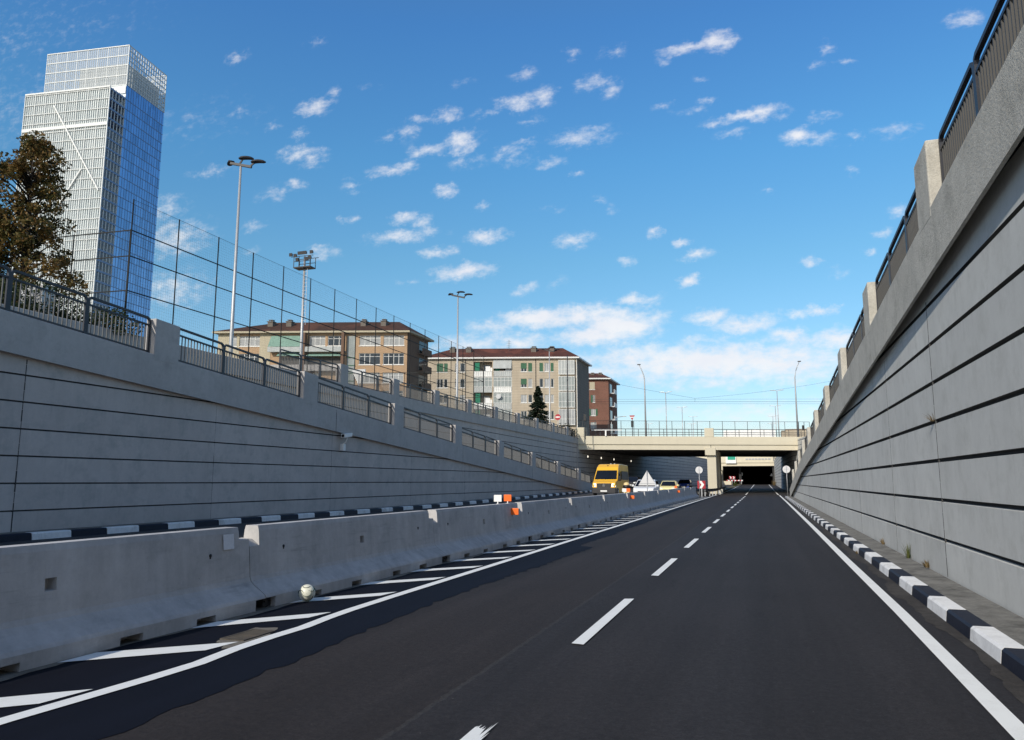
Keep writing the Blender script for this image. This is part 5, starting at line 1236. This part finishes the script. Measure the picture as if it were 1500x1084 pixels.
# end-wall balconies
for k in range(4):
    z = b.z - 3.0 - 2.7 * k; m = MB(); b.bx(m, b.L + .004, b.L + .8, 3.8, 7.2, z, z + .16); b.bx(m, b.L + .7, b.L + .8, 3.8, 7.2, z + .16, z + 1.05); m.build('balcony', M['brown_end'], b.r)
    m = MB(); b.bx(m, b.L + .004, b.L + .05, 4.2, 6.9, z + .2, z + 2.2); m.build('balcony_door', M['wglass'], b.r)

# brick block (right)
cx = lambda c: 600 + c / 4.839
cy = lambda c: 490 + c / 4.839
p = at(891, 554, 173)
root = thing('apartment_block', 'narrow red brick apartment block with green shutters, right of the grey one', 'apartment block', (p.x, p.y, ZG))
b = Bld(root, 891, 846, 554, 173, 16, 10.5)
ops = []; wins = []
for i, (t, d, x0, x1, sh, pane) in enumerate(((336, 390, 1274, 1312, 2, 'wglass'), (430, 482, 1296, 1312, 4, 'wglass'), (528, 576, 1282, 1315, 3, 'curtain'), (622, 668, 1278, 1318, 0, 'verand'))):
    z1, z0 = b.Z(cy(t)), b.Z(cy(d)); a0, a1 = b.A(cx(x0)), b.A(cx(x1)); ops.append((a0, a1, z0, z1, .14)); wins.append((a0, a1, z0, z1, 2, pane, sh))
wall_with_openings(b, ops, [M['brick'], M['brick']], ZG, b.z - .25, 0, b.L)
for i, w in enumerate(wins): window(b, *w[:4], w[4], w[5], w[6], sh='paleyel' if i == 0 else 'gblind')
roof = hip_roof(b, 0, b.L, b.z, b.mpp * 12, 1, b.A(cx(1320)), .7, M['roof'], M['wframe'])
for x in (1262, 1318): chimney(b, roof, b.A(cx(x)), .9, b.z + .3, b.Z(cy(268)), 3)
for k in range(5):
    z = b.z - 3.4 - 3.05 * k; m = MB(); b.bx(m, b.L + .004, b.L + 1.1, 1.2, 4.6, z, z + .18); b.bx(m, b.L + 1.0, b.L + 1.1, 1.2, 4.6, z + .18, z + 1.0); m.build('balcony', M['wframe'], b.r)
    m = MB(); b.bx(m, b.L + .004, b.L + .04, 1.6, 4.0, z + .2, z + 2.3); m.build('balcony_door', M['wglass'], b.r)

# ------------------------------------------------------------------ skyscraper
dT = ray(190, 66); kT = (174 - H0) / dT.z; T = EYE + dT * kT
az = R(7.5); tl = V((-cos(az), -sin(az), 0)); tb = V((-sin(az), cos(az), 0))     # along the front to the left, and to the back
T0 = V((T.x, T.y, ZG)); ROOT = thing('skyscraper', 'tall stepped glass skyscraper with a white lattice front and a deep blue side', 'skyscraper', T0)
WF, WD, SK, ZT, ZS = 37.5, 23.5, 8.6, 174.0, 152.0
def tmesh(name, f, mats):      # meshes kept in the tower's own axes: x along the front, y to the back
    m = MB(); f(m); me = bpy.data.meshes.new(name); me.from_pydata(m.v, [], m.f)
    for q in (mats if isinstance(mats, (list, tuple)) else [mats]): me.materials.append(q)
    me.polygons.foreach_set('material_index', m.m); me.update()
    o = bpy.data.objects.new(name, me); COL.objects.link(o); o.parent = ROOT
    o.rotation_euler = (0, 0, az); return o
ZB = ZT - ZG; ZSK = ZS - ZG
def core(m):
    m.mi = 0
    m.box(-WF, 0, 0, WD, 0, ZB - 17)
    m.mi = 1
def body_faces(m):
    z1 = ZB - 17
    m.mi = 1; m.face([(0, 0, 0), (0, WD, 0), (0, WD, z1), (0, 0, z1)])
    m.mi = 0; m.face([(-WF, 0, 0), (0, 0, 0), (0, 0, z1), (-WF, 0, z1)]); m.face([(-WF, WD, 0), (-WF, 0, 0), (-WF, 0, z1), (-WF, WD, z1)]); m.face([(0, WD, 0), (-WF, WD, 0), (-WF, WD, z1), (0, WD, z1)]); m.face([(-WF, 0, z1), (0, 0, z1), (0, WD, z1), (-WF, WD, z1)])
tmesh('core', body_faces, [M['tw'], M['tb']])
def blue_grid(m):
    for k in range(int((ZB - 17) / 4)): m.box(.005, .10, 0, WD, k * 4.0, k * 4.0 + .22)
    for k in range(int(WD / 1.5) + 1): m.box(.005, .08, k * 1.5 - .03, k * 1.5 + .03, 0, ZB - 17)
tmesh('side_mullions', blue_grid, M['tframed'])
def skin(m):
    m.box(-WF, -.3, -SK + .3, -SK + .35, 0, ZSK)
tmesh('front_glazing', skin, M['tw'])
def skin_grid(m):
    for k in range(int(ZSK / 4) + 1): m.box(-WF - .1, .05, -SK - .06, -SK + .29, k * 4.0, k * 4.0 + .22)
    n = 40
    for k in range(n + 1):
        big = k % 5 == 0; w = .11 if big else .038; x = -WF + WF * k / n; m.box(x - w, x + w, -SK - (.16 if big else .1), -SK + .28, 0, ZSK)
    m.box(-WF - .1, .1, -SK - .25, -SK + .27, ZSK - 15.9, ZSK - 14.6)
    m.box(-WF - .1, .1, -SK - .25, -SK + .27, ZSK - .5, ZSK + .1)
tmesh('front_mullions', skin_grid, M['tframe'])
def braces(m):
    for (x0, z0, x1, z1) in ((-24, ZSK - 6, -1.3, ZSK - 42), (-9.5, ZSK - 33, -20, ZSK - 50)):
        m.bar((x0, -SK - .25, z0), (x1, -SK - .25, z1), .5, .5, ref=(0, 1, 0))
tmesh('brace', braces, M['tframe'])
def skin_floors(m):
    for k in range(int(ZSK / 4) + 1): m.box(-9, .1, -SK + .36, -.02, k * 4.0 - .2, k * 4.0 + .5)
tmesh('gallery_floors', skin_floors, M['tframed'])
def skin_side(m):
    for y in (-SK, -SK * .8, -SK * .6, -SK * .4, -SK * .2, -.1): m.box(-.22, .05, y - .14, y + .14, 0, ZSK)
tmesh('side_lattice', skin_side, M['tframe'])
def skin_side_g(m): m.face([(-.1, -SK, 0), (-.1, 0, 0), (-.1, 0, ZSK - 16), (-.1, -SK, ZSK - 16)])
tmesh('side_glazing', skin_side_g, M['see'])
def crown_f(m):
    z0 = ZB - 17
    for k in range(5): m.box(-WF, .1, -.15, .2, z0 + k * 4.2, z0 + k * 4.2 + .3)
    for k in range(41): w = .11 if k % 5 == 0 else .038; x = -WF + WF * k / 40; m.box(x - w, x + w, -.1, .25, z0, ZB)
    m.box(-WF - .1, .1, -.2, .3, ZB - .25, ZB + .1); m.box(-WF, 0, -.35, .2, z0 - 3.6, z0 - .6)
tmesh('crown_front_lattice', crown_f, M['tframe'])
def crown_s(m):
    z0 = ZB - 17
    for k in range(9): m.box(-.2, .15, 0, WD, z0 + k * 2.1, z0 + k * 2.1 + .24)
    for k in range(17): y = WD * k / 16; m.box(-.15, .12, y - .12, y + .12, z0, ZB)
    for k in range(9): m.box(-WF, -WF + .3, 0, WD, z0 + k * 2.1, z0 + k * 2.1 + .24); 
    for k in range(9): m.box(-WF, 0, WD - .3, WD, z0 + k * 2.1, z0 + k * 2.1 + .3)
    for k in range(13): x = -WF + WF * k / 12; m.box(x - .2, x + .2, WD - .25, WD, z0, ZB)
tmesh('crown_side_lattice', crown_s, M['tframe'])
def crown_g(m):
    z0 = ZB - 17
    m.face([(-WF, .05, z0), (0, .05, z0), (0, .05, ZB), (-WF, .05, ZB)])
tmesh('crown_glazing', crown_g, M['see2'])
def crown_sg(m):
    z0 = ZB - 17
    m.face([(0.0, .1, z0), (0.0, WD, z0), (0.0, WD, ZB), (0.0, .1, ZB)]); m.face([(-WF, WD, z0), (0, WD, z0), (0, WD, ZB), (-WF, WD, ZB)])
tmesh('crown_side_glazing', crown_sg, M['see'])
def plant(m): m.box(-WF * .6, -1.2, 1.2, WD - 3, ZB - 17, ZB - 7)
tmesh('roof_house', plant, M['tframe'])
def roofs(m): m.box(-WF, -.4, -SK + .4, -.05, ZSK - 4.2, ZSK - 3.9)
tmesh('skin_roof', roofs, M['tframe'])

# ------------------------------------------------------------------ sun and sky
SUN_EL, SUN_AZ = R(30), R(17.5)
sd = V((-sin(SUN_AZ) * cos(SUN_EL), -cos(SUN_AZ) * cos(SUN_EL), sin(SUN_EL)))
ld = bpy.data.lights.new('sun', 'SUN'); ld.energy = 3.9; ld.angle = R(.5); ld.color = (1, .93, .82)
lo = bpy.data.objects.new('sun', ld); COL.objects.link(lo); lo.rotation_euler = sd.to_track_quat('Z', 'Y').to_euler()
wd = bpy.data.worlds.new('World'); S.world = wd; wd.use_nodes = True
t = wd.node_tree; nn = t.nodes; nn.clear(); L = t.links
def nw(ty, **k):
    q = nn.new(ty)
    for a, v in k.items(): setattr(q, a, v)
    return q
out = nw('ShaderNodeOutputWorld')
sky = nw('ShaderNodeTexSky', sky_type='NISHITA', sun_disc=False, sun_elevation=SUN_EL, sun_rotation=math.atan2(sd.x, sd.y), altitude=240, air_density=1.0, dust_density=.6, ozone_density=2.2)
bg1 = nw('ShaderNodeBackground'); bg1.inputs[1].default_value = .14
tc = nw('ShaderNodeTexCoord'); sp = nw('ShaderNodeSeparateXYZ'); L.new(tc.outputs['Generated'], sp.inputs[0])
# the deep clean blue of the sky on the side away from the sun, paler towards the sun
rp = nw('ShaderNodeValToRGB'); L.new(sp.outputs[2], rp.inputs[0]); ce = rp.color_ramp.elements
q = ce.new(.8); q.color = (.58, .74, .86, 1)
ce[0].position = 0; ce[0].color = (.70, .61, .63, 1); q = ce.new(.54); q.color = (.36, .735, .99, 1)
ce[-1].color = (.6, .74, .84, 1)
for ps, cl in ((.14, (.54, .67, .69, 1)), (.28, (.46, .735, .76, 1)), (.40, (.40, .78, .90, 1))):
    q = ce.new(ps); q.color = cl
tf = nw('ShaderNodeMapRange', interpolation_type='SMOOTHSTEP'); L.new(sp.outputs[1], tf.inputs[0]); tf.inputs[1].default_value = -.25; tf.inputs[2].default_value = .45
tm = nw('ShaderNodeMix', data_type='RGBA'); L.new(tf.outputs[0], tm.inputs[0]); tm.inputs[6].default_value = (.80, .75, .70, 1); L.new(rp.outputs[0], tm.inputs[7])
ts = nw('ShaderNodeVectorMath', operation='MULTIPLY'); L.new(sky.outputs[0], ts.inputs[0]); L.new(tm.outputs[2], ts.inputs[1])
tz = nw('ShaderNodeVectorMath', operation='SCALE'); L.new(ts.outputs[0], tz.inputs[0]); tz.inputs[3].default_value = 1.40
L.new(tz.outputs[0], bg1.inputs[0])
def mt(op, a, b=0.0, c=0.0, clamp=False):
    q = nw('ShaderNodeMath', operation=op, use_clamp=clamp)
    for i, v in enumerate((a, b, c)):
        if hasattr(v, 'is_linked'): L.new(v, q.inputs[i])
        else: q.inputs[i].default_value = v
    return q.outputs[0]
def vmt(op, a, b, c=None):
    q = nw('ShaderNodeVectorMath', operation=op)
    for i, v in enumerate((a, b, c)):
        if v is None: continue
        if hasattr(v, 'is_linked'): L.new(v, q.inputs[i])
        else: q.inputs[i].default_value = v
    return q.outputs[1] if op == 'LENGTH' else q.outputs[0]
ysafe = mt('MAXIMUM', sp.outputs[1], .05)
cb = nw('ShaderNodeCombineXYZ'); L.new(mt('DIVIDE', sp.outputs[0], ysafe), cb.inputs[0]); L.new(mt('DIVIDE', sp.outputs[2], ysafe), cb.inputs[1])
uv = cb.outputs[0]
def wn(vec, sc, det, ro=.6):
    q = nw('ShaderNodeTexNoise'); L.new(vec, q.inputs['Vector']); q.inputs['Scale'].default_value = sc; q.inputs['Detail'].default_value = det; q.inputs['Roughness'].default_value = ro; return q
warp = wn(uv, 30, 6, .66)
w1 = vmt('SUBTRACT', warp.outputs['Color'], (.5, .5, .5)); puv = vmt('MULTIPLY_ADD', w1, (.044, .03, 0), uv)
CL = [(1010, 70, 40, 9, .8), (1048, 60, 26, 14, .9), (762, 150, 36, 11, .75), (797, 141, 18, 14, .75), (870, 122, 26, 11, .6), (893, 130, 16, 14, .5), (855, 200, 40, 14, .6), (1092, 170, 52, 7, .85), (1118, 165, 28, 10, .85), (1048, 182, 20, 8, .7),
      (1170, 199, 23, 12, 1), (1207, 203, 24, 9, .5), (675, 208, 20, 16, 1), (632, 221, 36, 9, .7), (655, 168, 21, 10, .75), (618, 173, 24, 7, .5), (598, 197, 15, 12, .5), (460, 157, 27, 11, .75), (437, 225, 28, 11, .75), (458, 230, 20, 12, .6),
      (572, 250, 34, 8, .65), (592, 243, 18, 8, .7), (652, 281, 15, 9, .8), (590, 345, 48, 9, .75), (590, 320, 19, 8, .7), (618, 324, 15, 9, .7), (640, 370, 24, 9, .8), (710, 346, 30, 9, .85), (680, 398, 44, 11, 1), (840, 354, 27, 10, .75),
      (767, 108, 17, 8, .4), (780, 176, 15, 7, .5), (775, 207, 13, 8, .45), (685, 238, 25, 9, .45), (748, 230, 26, 12, .4), (800, 239, 24, 7, .45), (920, 383, 16, 7, .6), (957, 343, 13, 8, .85), (996, 355, 14, 6, .75), (1020, 375, 22, 8, .75),
      (1010, 411, 17, 8, 1), (1190, 382, 15, 7, .7), (1270, 366, 10, 6, .6), (1205, 453, 24, 8, 1), (405, 283, 26, 10, .4), (435, 270, 15, 8, .6), (515, 272, 13, 10, .45), (765, 428, 14, 7, .6), (845, 255, 11, 5, .5), (400, 185, 16, 6, .3),
      (790, 466, 76, 14, 1.25), (850, 462, 50, 14, 1.25), (905, 476, 62, 21, 1.4), (875, 492, 64, 15, 1.35), (722, 480, 44, 12, .7), (925, 440, 38, 8, .7), (948, 447, 24, 7, .6), (1040, 466, 30, 11, 1), (1090, 475, 52, 12, 1), (1160, 495, 36, 12, 1),
      (1230, 500, 50, 20, 1), (1040, 530, 175, 24, 1.35), (1130, 532, 120, 30, 1.2), (930, 525, 90, 20, 1), (760, 500, 70, 13, .8), (1050, 556, 130, 14, .7), (870, 545, 70, 12, .8), (690, 505, 60, 14, .8), (470, 370, 24, 9, .6), (310, 252, 30, 7, .4),
      (255, 350, 46, 26, .65), (250, 425, 50, 24, .6), (235, 305, 34, 18, .5), (20, 165, 80, 46, .16), (10, 60, 90, 40, .12), (1412, 30, 24, 11, .55), (1312, 192, 30, 9, .45), (1210, 70, 13, 11, .5), (1195, 95, 10, 6, .35), (1320, 310, 20, 8, .5),
      (1110, 606, 120, 22, .5), (980, 600, 60, 10, .35), (1030, 500, 46, 8, .6), (490, 135, 10, 8, .35), (540, 130, 14, 5, .2), (680, 118, 14, 5, .25), (1075, 195, 22, 6, .4), (1010, 162, 26, 6, .3), (1160, 460, 20, 8, .7), (705, 300, 12, 5, .4), (460, 62, 12, 6, .3), (110, 45, 60, 20, .08), (280, 180, 60, 20, .12)]
rc = random.Random(12)
for i in range(34): CL.append((rc.uniform(340, 1330), rc.uniform(70, 430), rc.uniform(8, 20), rc.uniform(4, 8), rc.uniform(.25, .5)))
acc = None
for (x, y, w, h, op) in CL:
    d = ray(x, y); u0, v0 = d.x / d.y, d.z / d.y; dx_ = ray(x + 20, y); dy_ = ray(x, y - 20)
    su = abs(dx_.x / dx_.y - u0) / 20 * w * 1.45; sv = abs(dy_.z / dy_.y - v0) / 20 * h * 1.5
    q = vmt('MULTIPLY_ADD', puv, (1 / su, 1 / sv, 0), (-u0 / su, -v0 / sv, 0)); e = mt('MULTIPLY_ADD', vmt('LENGTH', q, None), -op, op)
    acc = e if acc is None else mt('MAXIMUM', acc, e)
fb = wn(vmt('MULTIPLY', uv, (1, 1.7, 1)), 42, 7, .64)
fb2 = wn(vmt('MULTIPLY', uv, (1, 1.5, 1)), 9, 4, .6)
den = mt('ADD', acc, mt('MULTIPLY_ADD', fb.outputs['Fac'], 1.7, -.82))
mr = nw('ShaderNodeMapRange', interpolation_type='SMOOTHSTEP'); L.new(den, mr.inputs[0]); mr.inputs[1].default_value = .0; mr.inputs[2].default_value = 1.25
# keep it to where a cloud stands and to the front half of the sky
gate = nw('ShaderNodeMapRange', interpolation_type='SMOOTHSTEP'); L.new(acc, gate.inputs[0]); gate.inputs[1].default_value = -.15; gate.inputs[2].default_value = .25
front = nw('ShaderNodeMapRange'); L.new(sp.outputs[1], front.inputs[0]); front.inputs[1].default_value = .06; front.inputs[2].default_value = .15
dens = mt('MULTIPLY', mt('MULTIPLY', mr.outputs[0], gate.outputs[0]), front.outputs[0])
dens = mt('MULTIPLY', dens, .88)
cc = nw('ShaderNodeMix', data_type='RGBA'); L.new(mt('MULTIPLY_ADD', fb2.outputs['Fac'], 2.0, -.5, True), cc.inputs[0]); cc.inputs[6].default_value = (.87, .86, .92, 1); cc.inputs[7].default_value = (1, .99, .98, 1)
bg2 = nw('ShaderNodeBackground'); bg2.inputs[1].default_value = 1.0; L.new(cc.outputs[2], bg2.inputs[0])
mx = nw('ShaderNodeMixShader'); L.new(dens, mx.inputs[0]); L.new(bg1.outputs[0], mx.inputs[1]); L.new(bg2.outputs[0], mx.inputs[2]); L.new(mx.outputs[0], out.inputs[0])

S.view_settings.view_transform = 'Standard'; S.view_settings.look = 'None'; S.view_settings.exposure = 0; S.view_settings.gamma = 1
S.render.engine = 'CYCLES'
S.cycles.max_bounces = 6; S.cycles.transparent_max_bounces = 12
for o in bpy.data.objects:
    if 'w' in o: del o['w']
